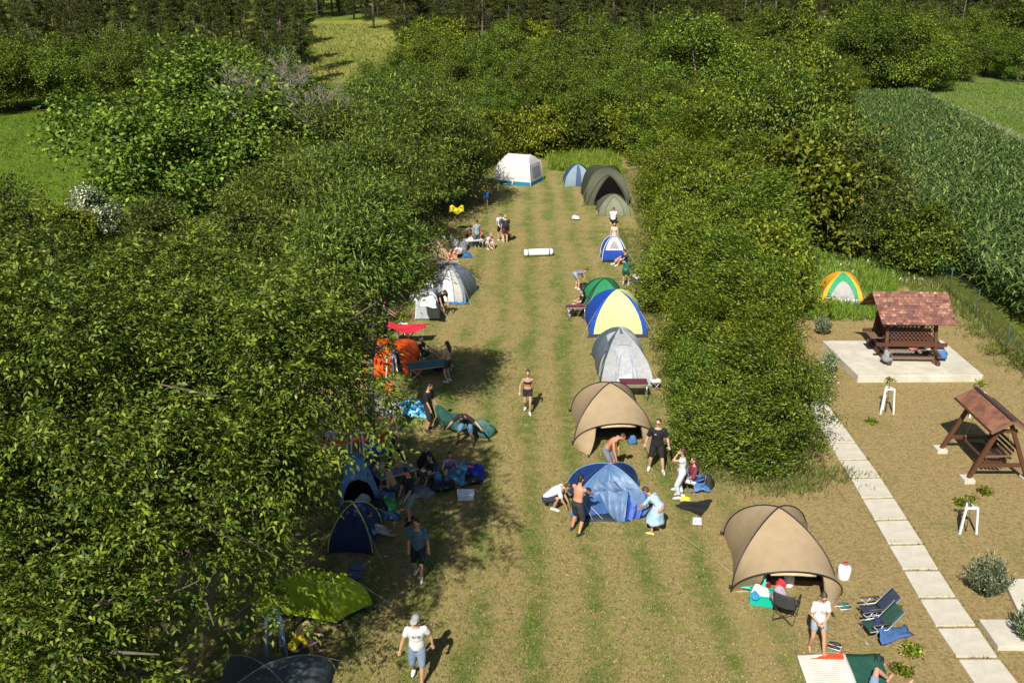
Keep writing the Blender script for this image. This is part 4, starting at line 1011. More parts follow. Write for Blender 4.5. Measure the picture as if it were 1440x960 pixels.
# side lattice (left gable)
mb = MB()
for k in range(7):
    for sg in (-1, 1): mb.bar((-Wp/2-.05+.012*sg, -.5*sg + .12*k*sg*1.0 - .0, .85), (-Wp/2-.05+.012*sg, -.5*sg + .12*k*sg + .5*sg, 1.55), .014, .035, (1, 0, 0))
mb.build('lattice_screen', M['wood'], pv, smooth=False)
def cloth_heap(name, label, loc, size, col, cat, seed=1, amp=.35, mat=None, kind='heap'):
    rr = random.Random(seed); mb = MB(); ph = [rr.uniform(0, 6.28) for _ in range(6)]
    mb.ball((0, 0, 0), 1, n=22, m=12)
    vs = []
    for v in mb.v:
        x, y, z = v; k = 1 + amp*(.4*math.sin(3*x+ph[0]+2*y) + .3*math.sin(4*y+ph[1]-3*z) + .3*math.sin(5*z+ph[2]+4*x) + .2*math.sin(9*x+8*y+ph[3]))
        zz = z * k if z > -.25 else -.25
        vs.append((x*k*size[0], y*k*size[1], (zz + .25)*size[2]))
    mb.v = vs; o = mb.build(name, mat or fabric(col, .7, .05, .25, 7, .6)); o.location = loc; tag(o, label, cat); return o
pw = lambda x, y, z: (pvx + x, pvy + y, pad_h + z)
cloth_heap('backpack', 'blue backpack on the pavilion table', pw(-.55, -.2, .82), (.3,.22,.28), (.03,.08,.22), 'backpack', 3)
cloth_heap('green_jacket', 'green jacket beside the blue backpack in the pavilion', pw(-.85, .1, .82), (.24,.16,.18), (.05,.16,.04), 'jacket', 4)
cloth_heap('grey_bag', 'grey bag on the front left foot of the pavilion', pw(-1.05, -1.15, .15), (.22,.2,.34), (.20,.21,.22), 'bag', 5)
cloth_heap('red_cloth', 'red and white cloth on the front pavilion bench', pw(.1, -.72, .48), (.2,.12,.12), (.55,.12,.12), 'cloth', 6)
cloth_heap('white_hat', 'white hat on the right of the pavilion bench', pw(.72, -.72, .48), (.13,.1,.1), (.75,.75,.72), 'hat', 7)
cloth_heap('blue_bag', 'blue bag hanging over the right pavilion sill', pw(1.25, -.85, .15), (.26,.16,.24), (.05,.14,.32), 'bag', 8)

# ---- stepping slabs
le = [(1145.5,589.5),(1152,598),(1166,621.5),(1180,646),(1196.7,671.7),(1212.7,700),(1230.7,730.7),(1250,765),(1270.7,800.7),(1293,840),(1317.7,880.7),(1346.7,924),(1378,970)]
re_ = [(1175,580),(1188,600.5),(1203.5,622.5),(1220,645.5),(1238,670.5),(1256.5,699),(1276,729.5),(1298,764),(1320,800.5),(1345,839.5),(1373.5,880),(1404,924),(1440,970)]
le = [(1128,566),(1138,582)] + le[1:]; re_ = [(1158,560),(1172,580)] + re_[1:]
for i in range(len(le) - 1):
    zt = .055
    c = [G(*le[i+1], zt), G(*re_[i+1], zt), G(*re_[i], zt), G(*le[i], zt)]; m_ = sum(c, Vector())/4
    ce = ((c[2]-c[1]) + (c[3]-c[0])).normalized() * .06
    c = [c[0] + ce, c[1] + ce, c[2] - ce, c[3] - ce]
    o_ = Vector((m_.x, m_.y, 0))
    mb = MB(); mb.add([Vector((q.x-o_.x, q.y-o_.y, -.06)) for q in c] + [Vector((q.x-o_.x, q.y-o_.y, zt)) for q in c], [(3,2,1,0),(4,5,6,7),(0,1,5,4),(1,2,6,5),(2,3,7,6),(3,0,4,7)])
    o = mb.build('stepping_slab', M['concrete'], smooth=False, bevel=.012); o.location = o_; tag(o, 'square concrete slab in the diagonal garden path', 'slab', 'slabs of the diagonal garden path')
def slab(pts, zt, label):
    c = [G(px, py, zt) for px, py in pts]; mb = MB(); mb.add([Vector((q.x, q.y, -.06)) for q in c] + c, [(3,2,1,0),(4,5,6,7),(0,1,5,4),(1,2,6,5),(2,3,7,6),(3,0,4,7)])
    tag(mb.build('concrete_slab', M['concrete'], smooth=False, bevel=.012), label, 'slab')
slab([(1404, 908), (1500, 908), (1470, 870), (1377, 870)], .13, 'separate concrete slab right of the path at the bottom')
slab([(1432, 858), (1540, 858), (1500, 813), (1411, 813)], .13, 'larger concrete slab at the right edge beside the juniper')

# ---- garden swing
f1, f2, f3 = G(1323, 634), G(1361, 676), G(1432, 640)
sw_c = Vector(((f1.x + f2.x)/2 + 1.05, (f1.y + f2.y)/2 + .15, 0))
ux = Vector((f2.x - f1.x, f2.y - f1.y, 0)); span = ux.length; ux.normalize(); uy = Vector((-ux.y, ux.x, 0))
if uy.x < 0: uy = -uy
sw = empty('garden_swing', (0, 0, 0), 0, 'roofed wooden garden swing with a slatted hanging bench', 'swing')
hs = 2.05; half = .92
o0 = (Vector((f1.x, f1.y, 0)) + Vector((f2.x, f2.y, 0)))/2 + uy*half   # centre on ground
W3 = lambda a, b, z: o0 + ux*a + uy*b + Vector((0, 0, z))
for sa in (-1, 1):
    a = sa*span/2
    for sb in (-1, 1):
        MB().bar(W3(a, sb*half, .1), W3(a*.93, sb*.10, hs), .12, .12).build('leg', M['wood'], sw, smooth=False, bevel=.01)
        MB().box(W3(a, sb*(half+.03), .055), (.42, .34, .15), Matrix.Rotation(math.atan2(ux.y, ux.x), 3, 'Z')).build('footing', M['concrete'], sw, smooth=False, bevel=.01)
    MB().bar(W3(a*.97, -half*.72, .55), W3(a*.97, half*.72, .55), .09, .11).build('crossbar', M['wood'], sw, smooth=False)
    MB().bar(W3(a*.94, -.36, 1.72), W3(a*.94, .36, 1.72), .08, .1).build('crossbar', M['wood'], sw, smooth=False)
MB().bar(W3(-span/2-.1, 0, hs), W3(span/2+.1, 0, hs), .13, .13).build('ridge_beam', M['wood'], sw, smooth=False)
for sb in (-1, 1):
    e0, e1 = W3(-span/2-.28, sb*.62, hs-.22), W3(span/2+.28, sb*.62, hs-.22); r0, r1 = W3(-span/2-.28, 0, hs+.17), W3(span/2+.28, 0, hs+.17)
    mb = MB()
    if sb < 0: roof_slab(mb, e0, e1, r1, r0, .035)
    else: roof_slab(mb, e1, e0, r0, r1, .035)
    mb.build('roof', M['rust'], sw, smooth=False)
    MB().bar(e0, e1, .05, .06).build('eave_board', M['wood'], sw, smooth=False)
    for sa in (-1, 1): MB().bar(W3(sa*(span/2+.27), sb*.62, hs-.25), W3(sa*(span/2+.27), 0, hs+.12), .04, .08).build('gable_board', M['wood_lt'], sw, smooth=False)
MB().bar(W3(-span/2-.29, 0, hs+.19), W3(span/2+.29, 0, hs+.19), .12, .03).build('ridge_cap', plain((.04,.03,.03)), sw, smooth=False)
sl = span*.36
for q in range(5): MB().bar(W3(-sl, -.28+q*.13, .52-.02*q), W3(sl, -.28+q*.13, .52-.02*q), .09, .03).build('seat_slat', M['wood'], sw, smooth=False)
for q in range(5): MB().bar(W3(-sl, .34+q*.055, .56+q*.12), W3(sl, .34+q*.055, .56+q*.12), .09, .03, uy).build('back_slat', M['wood'], sw, smooth=False)
for sa in (-1, 1):
    MB().bar(W3(sa*sl, -.36, .72), W3(sa*sl, .42, .74), .07, .04).build('armrest', M['wood_lt'], sw, smooth=False)
    MB().bar(W3(sa*sl, -.3, .5), W3(sa*sl, -.33, .72), .05).build('arm_post', M['wood'], sw, smooth=False)
    for b_, z_ in ((-.33, .74), (.45, .95)): MB().tube([W3(sa*sl, b_, z_), W3(sa*sl*1.02, 0, hs-.06)], .009, 5).build('chain', plain((.45,.42,.4), .4, metal=.8), sw)

# ---- white sapling supports with young trees
def sapling(px, py, label, s=1.0, col=(.62,.61,.60), leafy=.5, rz=0.0, hgt=1.0):
    p = G(px, py); root = empty('sapling_guard', p, rz, label, 'tree support')
    m = plain(col, .5, .3, .05)
    q = [Vector((.24*math.cos(a), .24*math.sin(a), 0))*s for a in (R(210), R(330), R(90))]
    for k in q: MB().bar(k*1.15, k*.78 + Vector((0, 0, hgt)), .055, .055).build('post', m, root, smooth=False)
    for i in range(3): MB().bar(q[i]*.78 + Vector((0, 0, hgt-.03)), q[(i+1)%3]*.78 + Vector((0, 0, hgt-.03)), .05, .05).build('rail', m, root, smooth=False)
    if leafy > 0:
        t = empty('sapling', p, 0, 'young sapling inside the ' + label.replace('white ', 'white ', 1), 'sapling'); th = hgt*1.3
        MB().tube([(0,0,0), (.02,.01,th*.5), (0,.02,th)], [.018,.014,.006], 6).build('trunk', M['bark'], t)
        V, Fq = foliage(px, [((0, 0, th), (.32*leafy, .32*leafy, .38*leafy))], int(22*leafy)+4, 9, .07, .12, .06, zmin=.1); mesh_np('crown', V, Fq, M['leaf_bright'], t)
sapling(1245, 580, 'white wooden guard standing before the concrete pad', leafy=.12)
sapling(1370, 585, 'white wooden guard behind the garden swing', leafy=.12)
sapling(1358, 747, 'white three-legged guard nearest the juniper', leafy=.12, hgt=.85)
sapling(604, 428, 'white guard left of the open grey dome tent', leafy=1.5, hgt=1.1)
sapling(592, 448, 'white guard left of the small grey tent', leafy=1.0)
sapling(552, 532, 'white guard in front of the orange tent', leafy=.9, hgt=1.0)
sapling(568, 474, 'white guard below the red cloth', leafy=.6, hgt=.7)
sapling(505, 650, 'white guard beside the crowded picnic table', leafy=1.6, hgt=1.15)
sapling(391, 918, 'white guard in front of the lime tent', col=(.35,.5,.72), leafy=.9, hgt=1.1)
sapling(622, 355, 'pale guard beside the brown dappled tent', leafy=.9, hgt=1.0)
# ---- junipers
def juniper(px, py, h, r, label, lobes=5):
    p = G(px, py); root = empty('juniper', p, 0, label, 'juniper'); g_ = np.random.default_rng(px)
    n = 420; a = g_.uniform(0, 6.28, n); q = np.sqrt(g_.random(n)); t = g_.random(n)
    k = np.round(a / 6.28 * lobes); ca = a + .5*np.sin(lobes*a)
    base = np.stack([.15*r*np.cos(ca), .15*r*np.sin(ca), 0*a], 1)
    tip = np.stack([r*q*np.cos(ca), r*q*np.sin(ca), h*(1 - .45*q**2)*g_.uniform(.8, 1.08, n)], 1)
    tt = np.repeat(t**.6, 14) * np.tile(np.linspace(.35, 1, 14), n)
    pos = np.repeat(base, 14, 0)*(1-tt)[:,None] + np.repeat(tip, 14, 0)*tt[:,None] + g_.normal(size=(n*14,3))*.022; pos[:,2] = np.abs(pos[:,2]) + .02
    ax = np.repeat(unit(tip - base), 14, 0) + g_.normal(size=pos.shape)*.42; nr = g_.normal(size=pos.shape) + np.array([0,-.3,.4])
    V, Fq = leaf_mesh(pos, ax, nr, .10*g_.uniform(.6,1.3,len(pos)), .03*np.ones(len(pos))); mesh_np('foliage', V, Fq, M['juniper'], root)
    MB().tube([(0,0,-.05),(0,0,h*.5)], [.05,.02], 6).build('trunk', M['bark'], root)
juniper(1386, 836, 1.2, .62, 'blue-green juniper between the path and the right slabs')
juniper(1446, 905, 1.15, .45, 'juniper cut off by the right edge beside the bottom slab')
juniper(1165, 524, .95, .42, 'small juniper at the left corner of the concrete pad')
juniper(1157, 470, .9, .42, 'grey-green juniper where the hedge meets the pad')
# flowering white shrub by the path start
lbw = [((0,0,.55),(.75,.55,.6)), ((.4,.6,.7),(.5,.5,.5)), ((-.3,-.7,.45),(.5,.5,.45))]
p = G(1148, 560); root = empty('flowering_shrub', p, 0, 'shrub with small white flowers where the slab path meets the hedge', 'shrub')
V, Fq = foliage(4001, lbw, 130, 14, .1, .075, .05, zmin=.05); mesh_np('crown', V, Fq, M['leaf_hedge'], root)
V, Fq = foliage(4002, lbw, 60, 7, .07, .05, .045, inner=0, zmin=.05); mesh_np('blossom', V, Fq, M['white_bloom'], root)
MB().tube([(0,0,-.05),(0,0,.6)], [.04,.02], 6).build('trunk', M['bark'], root)
# small ground plants
for i, (px, py, s, lab) in enumerate([(1246,858,.2,'small yellow-green plant beside the folding chairs'),(1281,918,.18,'small leafy plant below the blue towel'),(1400,502,.42,'vine-like plant by the wire fence'),(1428,515,.4,'leafy plant at the right edge near the wire fence'),(1350,710,.13,'wilted low plant beside the tripod guard'),(1385,695,.13,'low weeds under the swing footing'),(1265,948,.16,'low weeds at the bottom by the path'),(1225,595,.12,'tiny weed before the concrete pad')]):
    p = G(px, py); root = empty('garden_plant', p, 0, lab, 'plant')
    V, Fq = foliage(4100+i, [((0,0,s*.6),(s,s,s*.7)), ((s*.8,s*.3,s*.3),(s*.6,s*.6,s*.4))], 26, 8, .05, .09, .06, zmin=.01); mesh_np('leaves', V, Fq, M['leaf_bright'], root)
    MB().tube([(0,0,-.03),(0,0,s*.7)], [.012,.005], 5).build('stem', M['bark'], root)
# ---- wire fences
def fencemat():
    t = NT('green_wire_mesh'); x, y, z = t.xyz()
    d = t.math('ADD', x, y)
    a = t.math('ABSOLUTE', t.math('SINE', t.math('MULTIPLY', t.math('ADD', d, z), 52))); b = t.math('ABSOLUTE', t.math('SINE', t.math('MULTIPLY', t.math('SUBTRACT', d, z), 52)))
    al = t.math('GREATER_THAN', t.math('MAXIMUM', a, b), .965)
    m = t.finish((.02,.07,.05), .5, .3)
    bs = [n_ for n_ in t.t.nodes if n_.type == 'BSDF_PRINCIPLED'][0]; t.L(al, bs.inputs['Alpha']); return m
M['mesh'] = fencemat()
def wire_fence(label, pts, h=1.35):
    root = empty('wire_fence', (0, 0, 0), 0, label, 'fence'); m = plain((.035,.07,.06), .5)
    for a, b in zip(pts[:-1], pts[1:]):
        a, b = Vector((*a, 0)), Vector((*b, 0))
        MB().add([a + Vector((0,0,.03)), b + Vector((0,0,.03)), b + Vector((0,0,h)), a + Vector((0,0,h))], [(0,1,2,3)]).build('wire_mesh', M['mesh'], root, smooth=False)
        MB().tube([a + Vector((0,0,h)), b + Vector((0,0,h))], .008, 5).build('top_wire', m, root)
    for p in pts: MB().tube([(*p, -.1), (*p, h + .1)], .028, 6).build('post', m, root)
fp = [G(1334, 415), G(1371, 448), G(1413, 500), G(1460, 552)]; fp = [(q.x, q.y) for q in fp]
d0 = (fp[0][0] - fp[1][0], fp[0][1] - fp[1][1]); fp = [(fp[0][0] + d0[0]*.9, fp[0][1] + d0[1]*.9)] + fp
wire_fence('green wire fence between the garden and the corn field', fp)
fl = [G(q[0], q[1]) for q in ((548, 398), (575, 362), (597, 330))]; fl = [(q.x - .3, q.y) for q in fl]
wire_fence('green mesh fence under the acacias left of the tents', [(fl[0][0]-.55, fl[0][1]-5)] + fl, 1.6)

# grass creeping over the slab edges
gp = []
r_ = np.random.default_rng(77)
for i in range(len(le) - 1):
    for (p_, q_) in ((le[i], le[i+1]), (re_[i], re_[i+1]), (le[i], re_[i])):
        for _ in range(16 if p_ is le[i] and q_ is re_[i] else 7):
            t_ = r_.random(); w_ = G(p_[0] + (q_[0]-p_[0])*t_, p_[1] + (q_[1]-p_[1])*t_); gp.append((w_.x + r_.normal()*.02, w_.y + r_.normal()*.02, 0))
tufts('path_edge_grass', 'short dry grass creeping round the edges of the path slabs', gp, M['grass'], .085, .012, 6, 51, .6, .03)
# ================================================================== people
def skinmat(c):
    key = ('skin', c)
    if key not in _mc:
        t = NT('skin'); n = t.noise(14, 4)
        _mc[key] = t.finish(t.mix(n, tuple(a*.9 for a in c), tuple(min(1, a*1.08) for a in c)), .5, .35)
    return _mc[key]
SK = {'fair': (.50,.295,.20), 'tan': (.40,.22,.14), 'dark': (.33,.17,.105), 'red': (.46,.21,.125)}
HAIRC = {'black': (.012,.010,.009), 'brown': (.05,.028,.016), 'blond': (.36,.25,.11), 'grey': (.25,.24,.23), 'red': (.14,.02,.03)}

def remesh(o, vox, it=3):
    m = o.modifiers.new('remesh', 'REMESH'); m.mode = 'VOXEL'; m.voxel_size = vox; m.use_smooth_shade = True
    s = o.modifiers.new('smooth', 'SMOOTH'); s.iterations = it; s.factor = .5
    return o

def ik(a, t, l1, l2, hint):
    a, t, hint = Vector(a), Vector(t), Vector(hint); d = t - a; L = d.length
    if L > (l1 + l2) * .995: t = a + d * ((l1 + l2) * .995 / L); d = t - a; L = d.length
    L = max(L, abs(l1 - l2) + .02); x = (l1*l1 - l2*l2 + L*L) / (2*L); hgt = math.sqrt(max(l1*l1 - x*x, 0)); u = d.normalized()
    h = hint - u * hint.dot(u); h = h.normalized() if h.length > 1e-5 else u.orthogonal()
    return a + u*x + h*hgt, t

RINGS_M = [(-.20,.095,.085),(-.08,.155,.11),(.10,.158,.112),(.35,.142,.10),(.60,.162,.115),(.80,.178,.11),(.93,.14,.085),(1.04,.06,.058)]
RINGS_F = [(-.20,.10,.09),(-.08,.165,.115),(.10,.162,.112),(.36,.118,.086),(.60,.138,.112),(.80,.152,.098),(.93,.12,.078),(1.04,.052,.05)]

def person(loc, face, h, pose, fit, label, group=None, far=False, name='person'):
    sex = fit.get('sex', 'm'); RG = RINGS_F if sex == 'f' else RINGS_M; thick = fit.get('bulk', 1.0)
    root = empty(name, Vector(loc), R(face), label, 'person', group); root.scale = (h/1.75,)*3
    pel, nk = Vector(pose['pel']), Vector(pose['neck']); u = nk - pel; Ls = u.length; u.normalize()
    tw = pose.get('twist', 0.0)
    r0 = Vector((1, 0, 0)); r0 = (r0 - u*r0.dot(u)).normalized(); rs = Matrix.Rotation(tw, 3, u) @ r0
    f0 = u.cross(r0); 
    if f0.dot(Vector((0, 1, .0)) + Vector((0, 0, -.6))) < 0 and u.z > -.2 and False: f0 = -f0
    back = pose.get('arch', .0)
    def sp(t):
        p = pel + u*Ls*t; k = max(0, math.sin(math.pi*min(max(t, 0), 1))); return p - f0*back*k
    def rings(t0, t1, inf, n=18):
        rows = []
        ts = sorted(set([t0, t1] + [q[0] for q in RG if t0 < q[0] < t1]))
        for t in ts:
            for (a, b) in zip(RG[:-1], RG[1:]):
                if a[0] <= t <= b[0]:
                    k = (t - a[0])/(b[0] - a[0]); w_, d_ = a[1] + (b[1]-a[1])*k, a[2] + (b[2]-a[2])*k; break
            w_ = w_*thick + inf; d_ = d_*(thick**1.3) + inf; kk = min(max(t, 0), 1); r = r0.lerp(rs, kk).normalized(); f = u.cross(r)
            rows.append([sp(t) + r*(w_*math.cos(2*math.pi*i/n)) + f*(d_*math.sin(2*math.pi*i/n)) for i in range(n)])
        return rows
    def closed(mb, rows):
        b = len(mb.v); n = len(rows[0]); mb.grid(rows, True); m = len(rows) - 1
        mb.f.append(tuple(b + k for k in range(n-1, -1, -1))); mb.f.append(tuple(b + m*n + k for k in range(n)))
    body = MB(); closed(body, rings(-.20, 1.04, 0))
    sw = (.155 if sex == 'f' else .18)*thick**.5
    sh = {-1: sp(.88) - rs*sw, 1: sp(.88) + rs*sw}; hip = {-1: sp(-.06) - r0*.09, 1: sp(-.06) + r0*.09}
    elb, wri, kne, ank = {}, {}, {}, {}
    for s, nm in ((-1, 'L'), (1, 'R')):
        eh = pose.get('eh' + nm, Vector((s*.8, -.6, -.4))); elb[s], wri[s] = ik(sh[s], pose['h' + nm], .285, .25, eh)
        kh = pose.get('kh' + nm, pose.get('kh', Vector((s*.15, 1, .15)))); kne[s], ank[s] = ik(hip[s], pose['f' + nm], .435, .415, kh)
    ak = .88 if sex == 'f' else 1.0; ak *= thick**.6; lk = (.95 if sex == 'f' else 1.0)*thick**.6
    for s in (-1, 1):
        body.ball(sh[s], .062*ak); body.tube([sh[s], sh[s].lerp(elb[s], .4), elb[s]], [.057*ak, .05*ak, .040*ak], 10)
        body.ball(elb[s], .040*ak); body.tube([elb[s], elb[s].lerp(wri[s], .35), wri[s]], [.039*ak, .040*ak, .027*ak], 10)
        # hand
        d = (wri[s] - elb[s]).normalized(); sd = d.cross(Vector((0, 0, 1)) if abs(d.z) < .8 else Vector((0, 1, 0))).normalized(); nrm = d.cross(sd)
        if pose.get('palm' + ('L' if s < 0 else 'R')): sd, nrm = nrm, -sd
        rot = Matrix((sd, nrm, d)).transposed(); pc_ = wri[s] + d*.045
        body.ball(pc_, (.040, .019, .055), rot)
        for q in range(4):
            b0 = wri[s] + d*.075 + sd*(.028 - .0187*q); ln = (.062, .074, .070, .054)[q]; curl = nrm*(-.4 if s*1 else 0)
            m1 = b0 + d*ln*.5; m2 = m1 + (d*.85 + nrm*.5).normalized()*ln*.3; m3 = m2 + (d*.5 + nrm*.85).normalized()*ln*.3
            body.tube([b0 - d*.02, m1, m2, m3], [.0115, .0105, .010, .009], 6)
        th0 = wri[s] + d*.02 + sd*.03; body.tube([th0, th0 + (d*.6 + sd*.8).normalized()*.04, th0 + (d*.9 + sd*.6).normalized()*.075], [.014, .012, .010], 6)
        body.ball(hip[s], .088*lk); body.tube([hip[s], hip[s].lerp(kne[s], .4), kne[s]], [.088*lk, .078*lk, .054*lk], 12)
        body.ball(kne[s], .054*lk); body.tube([kne[s], kne[s].lerp(ank[s], .3), ank[s]], [.052*lk, .055*lk, .034*lk], 12); body.ball(ank[s], .036*lk)
        fd = Vector(pose.get('toe' + ('L' if s < 0 else 'R'), (s*.2, 1, 0))).normalized(); dn = Vector((0, 0, -1)) if not pose.get('lie') else Vector(pose['lie'])
        foot = [ank[s] - fd*.05 + dn*.045, ank[s] + fd*.03 + dn*.03, ank[s] + fd*.11 + dn*.052, ank[s] + fd*.17 + dn*.06]
        body.tube(foot, [.034, .042, .040, .024], 10); body.ball(foot[0], .035); body.ball(foot[3], .024)
    hd = Vector(pose.get('head', (0, .12, 1))).normalized(); hc = nk + u*.02 + hd*.175
    lk_ = Vector(pose.get('look', (0, 1, -.1))); fw = (lk_ - hd*lk_.dot(hd)*.6).normalized(); hr = fw.cross(hd).normalized(); hu = hr.cross(fw)
    HR = Matrix((hr, fw, hu)).transposed()
    body.tube([nk - u*.05, nk + u*.02, hc - hu*.05], [.062*ak, .053*ak, .05*ak], 10)
    body.ball(hc + hu*.02, (.074, .092, .100), HR, 16, 12); body.ball(hc + fw*.018 - hu*.055, (.056, .066, .062), HR)
    body.tube([hc + fw*.088 + hu*.015, hc + fw*.112 - hu*.022, hc + fw*.09 - hu*.03], [.010, .016, .012], 6)
    for s in (-1, 1): body.ball(hc + hr*s*.076 - fw*.005, (.014, .026, .034), HR, 8, 6)
    skin = skinmat(SK[fit.get('skin', 'tan')])
    remesh(body.build('body', skin, root), .016 if far else .010, 2)
    # --- face, hair
    if not far:
        for s in (-1, 1): MB().ball(hc + fw*.084 + hr*s*.032 + hu*.012, (.013, .010, .008), HR, 8, 6).build('eye', plain((.02,.015,.012), .3), root)
        MB().ball(hc + fw*.083 - hu*.062, (.024, .008, .007), HR, 8, 6).build('mouth', plain((.26,.08,.07), .5), root)
    hcl = plain(HAIRC[fit.get('hairc', 'brown')], .55, .4, .3, 30)
    hs_ = fit.get('hair', 'short')
    if hs_ in ('short', 'long', 'bun', 'pony'):
        mb = MB(); mb.ball(hc - fw*.022 + hu*.045, (.086, .094, .092), HR, 14, 10); mb.ball(hc - fw*.045 - hu*.01, (.080, .068, .085), HR)
        if hs_ == 'long': mb.tube([hc - fw*.05 - hu*.0, hc - fw*.075 - hu*.10, hc - fw*.085 - hu*.22 - Vector((0,0,.02)), hc - fw*.08 - hu*.32 - Vector((0,0,.05))], [.080, .082, .070, .035], 10)
        if hs_ == 'bun': mb.ball(hc - fw*.07 + hu*.11, .048)
        if hs_ == 'pony': mb.tube([hc - fw*.09 + hu*.05, hc - fw*.14 - hu*.02, hc - fw*.13 - hu*.16], [.03, .035, .012], 8)
        remesh(mb.build('hair', hcl, root), .014, 2)
    elif hs_ == 'buzz':
        mb = MB(); mb.ball(hc - fw*.010 + hu*.034, (.078, .092, .092), HR, 14, 10); mb.build('hair', hcl, root)
    elif hs_ in ('cap', 'hat'):
        m_ = fabric(fit.get('capc', (.25,.26,.28)), .8, 0); mb = MB(); mb.ball(hc - fw*.008 + hu*.055, (.086, .102, .080), HR, 14, 10)
        if hs_ == 'cap': mb.grid([[hc + hu*(.055 - .012*i) + fw*(.06 + .11*j/4*(1 - (i_/4 - 1)**2*.5)) + hr*(i_/4 - 1)*.075 for i_ in range(9)] for j in range(5) for i in (j,)])
        else: mb.grid([[hc + hu*(.05 - .02*j) + (fw*math.sin(2*math.pi*i/18) + hr*math.cos(2*math.pi*i/18))*(.085 + .035*j) for i in range(18)] for j in range(3)], True)
        mb.build('cap', m_, root)
        MB().ball(hc - fw*.03 - hu*.005, (.078, .07, .06), HR).build('hair', hcl, root)
    if fit.get('beard'): MB().ball(hc + fw*.034 - hu*.078, (.056, .060, .050), HR).build('beard', hcl, root)
    if fit.get('shades'):
        mb = MB()
        for s in (-1, 1): mb.ball(hc + fw*.092 + hr*s*.032 + hu*.014, (.028, .010, .020), HR, 10, 6)
        mb.tube([hc + fw*.095 - hr*.03 + hu*.02, hc + fw*.1 + hu*.02, hc + fw*.095 + hr*.03 + hu*.02], .005, 5); mb.build('sunglasses', plain((.01,.01,.012), .15, .6), root)
    cv = .022 if far else .014
    # --- clothes
    def cloth(nm, mb, c, mat=None): return remesh(mb.build(nm, mat or fabric(c, .8, .05, .1, 8, .5), root), cv, 2)
    if 'shirt' in fit:
        mb = MB(); closed(mb, rings(fit.get('hem', -.10), .985, .017)); sl = fit.get('sleeve', .6)
        for s in (-1, 1):
            if sl > 0:
                mb.ball(sh[s], .077*ak); e = sh[s].lerp(elb[s], min(sl, 1)); mb.tube([sh[s], e], [.075*ak, .066*ak], 12)
                if sl > 1: mb.ball(elb[s], .058*ak); mb.tube([elb[s], elb[s].lerp(wri[s], sl - 1)], [.058*ak, .044*ak], 12)
        cloth('shirt', mb, fit['shirt'], fit.get('shirtmat'))
        if fit.get('print'):
            f = u.cross(rs); c_ = sp(.62) + f*(.112*thick**1.3 + .020)
            pm = fabric(fit['print'][0], .8, 0); mb = MB()
            for dx, dz, w_, hh in fit['print'][1]: mb.box(c_ + rs*dx + u*dz, (w_, .012, hh), Matrix((rs, f, u)).transposed())
            mb.build('shirt_print', pm, root, smooth=False)
    if 'bra' in fit: mb = MB(); closed(mb, rings(.58, .76, .014)); cloth('top', mb, fit['bra'])
    if 'shorts' in fit or 'pants' in fit:
        ln = fit.get('leg', .75 if 'shorts' in fit else 1.92); mb = MB(); closed(mb, rings(-.19, .17, .016))
        for s in (-1, 1):
            fl = fit.get('flare', 1.0)
            mb.ball(hip[s], .106*lk); e = hip[s].lerp(kne[s], min(ln, 1)); mb.tube([hip[s], hip[s].lerp(e, .5), e], [.106*lk, .102*lk, (.106 - .03*min(ln,1))*lk*fl], 12)
            if ln > 1: mb.ball(kne[s], .077*lk*fl); mb.tube([kne[s], kne[s].lerp(ank[s], ln - 1)], [.076*lk*fl, .062*lk*fl], 12)
        cloth('shorts' if ln <= 1.3 else 'trousers', mb, fit.get('shorts', fit.get('pants')))
    if 'skirt' in fit:
        hem = fit.get('skirt_z', .35); mk = (kne[-1] + kne[1])/2; ma = (ank[-1] + ank[1])/2; rows = []
        top = rings(.18, .30, .014)[0]
        for j in range(9):
            v = j/8; c_ = sp(.2).lerp(mk, min(v*1.3, 1)).lerp(ma, max(0, v*1.3 - 1)*.9 if v > .77 else 0); wd = .15 + .16*v + .02
            rows.append([c_ + r0*(wd*math.cos(2*math.pi*i/24)*(1 + .05*math.sin(i*2.1))) + Vector((0,1,0))*(wd*.85*math.sin(2*math.pi*i/24)*(1 + .05*math.cos(i*1.7))) + Vector((0,0,(.02*math.sin(i*1.3) if j == 8 else 0))) for i in range(24)])
        mb = MB(); mb.grid(rows, True); o = mb.build('skirt', fit.get('skirtmat') or fabric(fit['skirt'], .8, .1, .1, 8, .5), root, solid=.012)
    if 'shoes' in fit:
        for s in (-1, 1):
            fd = Vector(pose.get('toe' + ('L' if s < 0 else 'R'), (s*.2, 1, 0))).normalized(); dn = Vector((0,0,-1)) if not pose.get('lie') else Vector(pose['lie']); a = ank[s]; mb = MB()
            pts = [a - fd*.055 + dn*.042, a + fd*.03 + dn*.03, a + fd*.11 + dn*.05, a + fd*.18 + dn*.056]
            mb.tube(pts, [.043, .050, .049, .030], 10); mb.ball(pts[0], .044); mb.ball(pts[3], .030); mb.tube([a + dn*.03, a + Vector((0,0,.02))], [.046, .046], 10)
            cloth('shoe', mb, fit['shoes'])
    if fit.get('sock'):
        for s in (-1, 1): MB().tube([ank[s], ank[s].lerp(kne[s], .22)], [.043, .05], 10).build('sock', fabric(fit['sock']), root)
    if 'pack' in fit:
        f = u.cross(rs); mb = MB(); mb.ball(sp(.5) - f*.2, (.16, .11, .25), Matrix((rs, f, u)).transposed(), 14, 10)
        for s in (-1, 1): mb.tube([sp(.85) + rs*s*.09 - f*.12, sp(.95) + rs*s*.1, sp(.75) + rs*s*.1 + f*.13, sp(.4) + rs*s*.12 + f*.05, sp(.3) + rs*s*.1 - f*.14], .022, 6)
        mb.build('backpack_straps', fabric(fit['pack']), root)
    return root

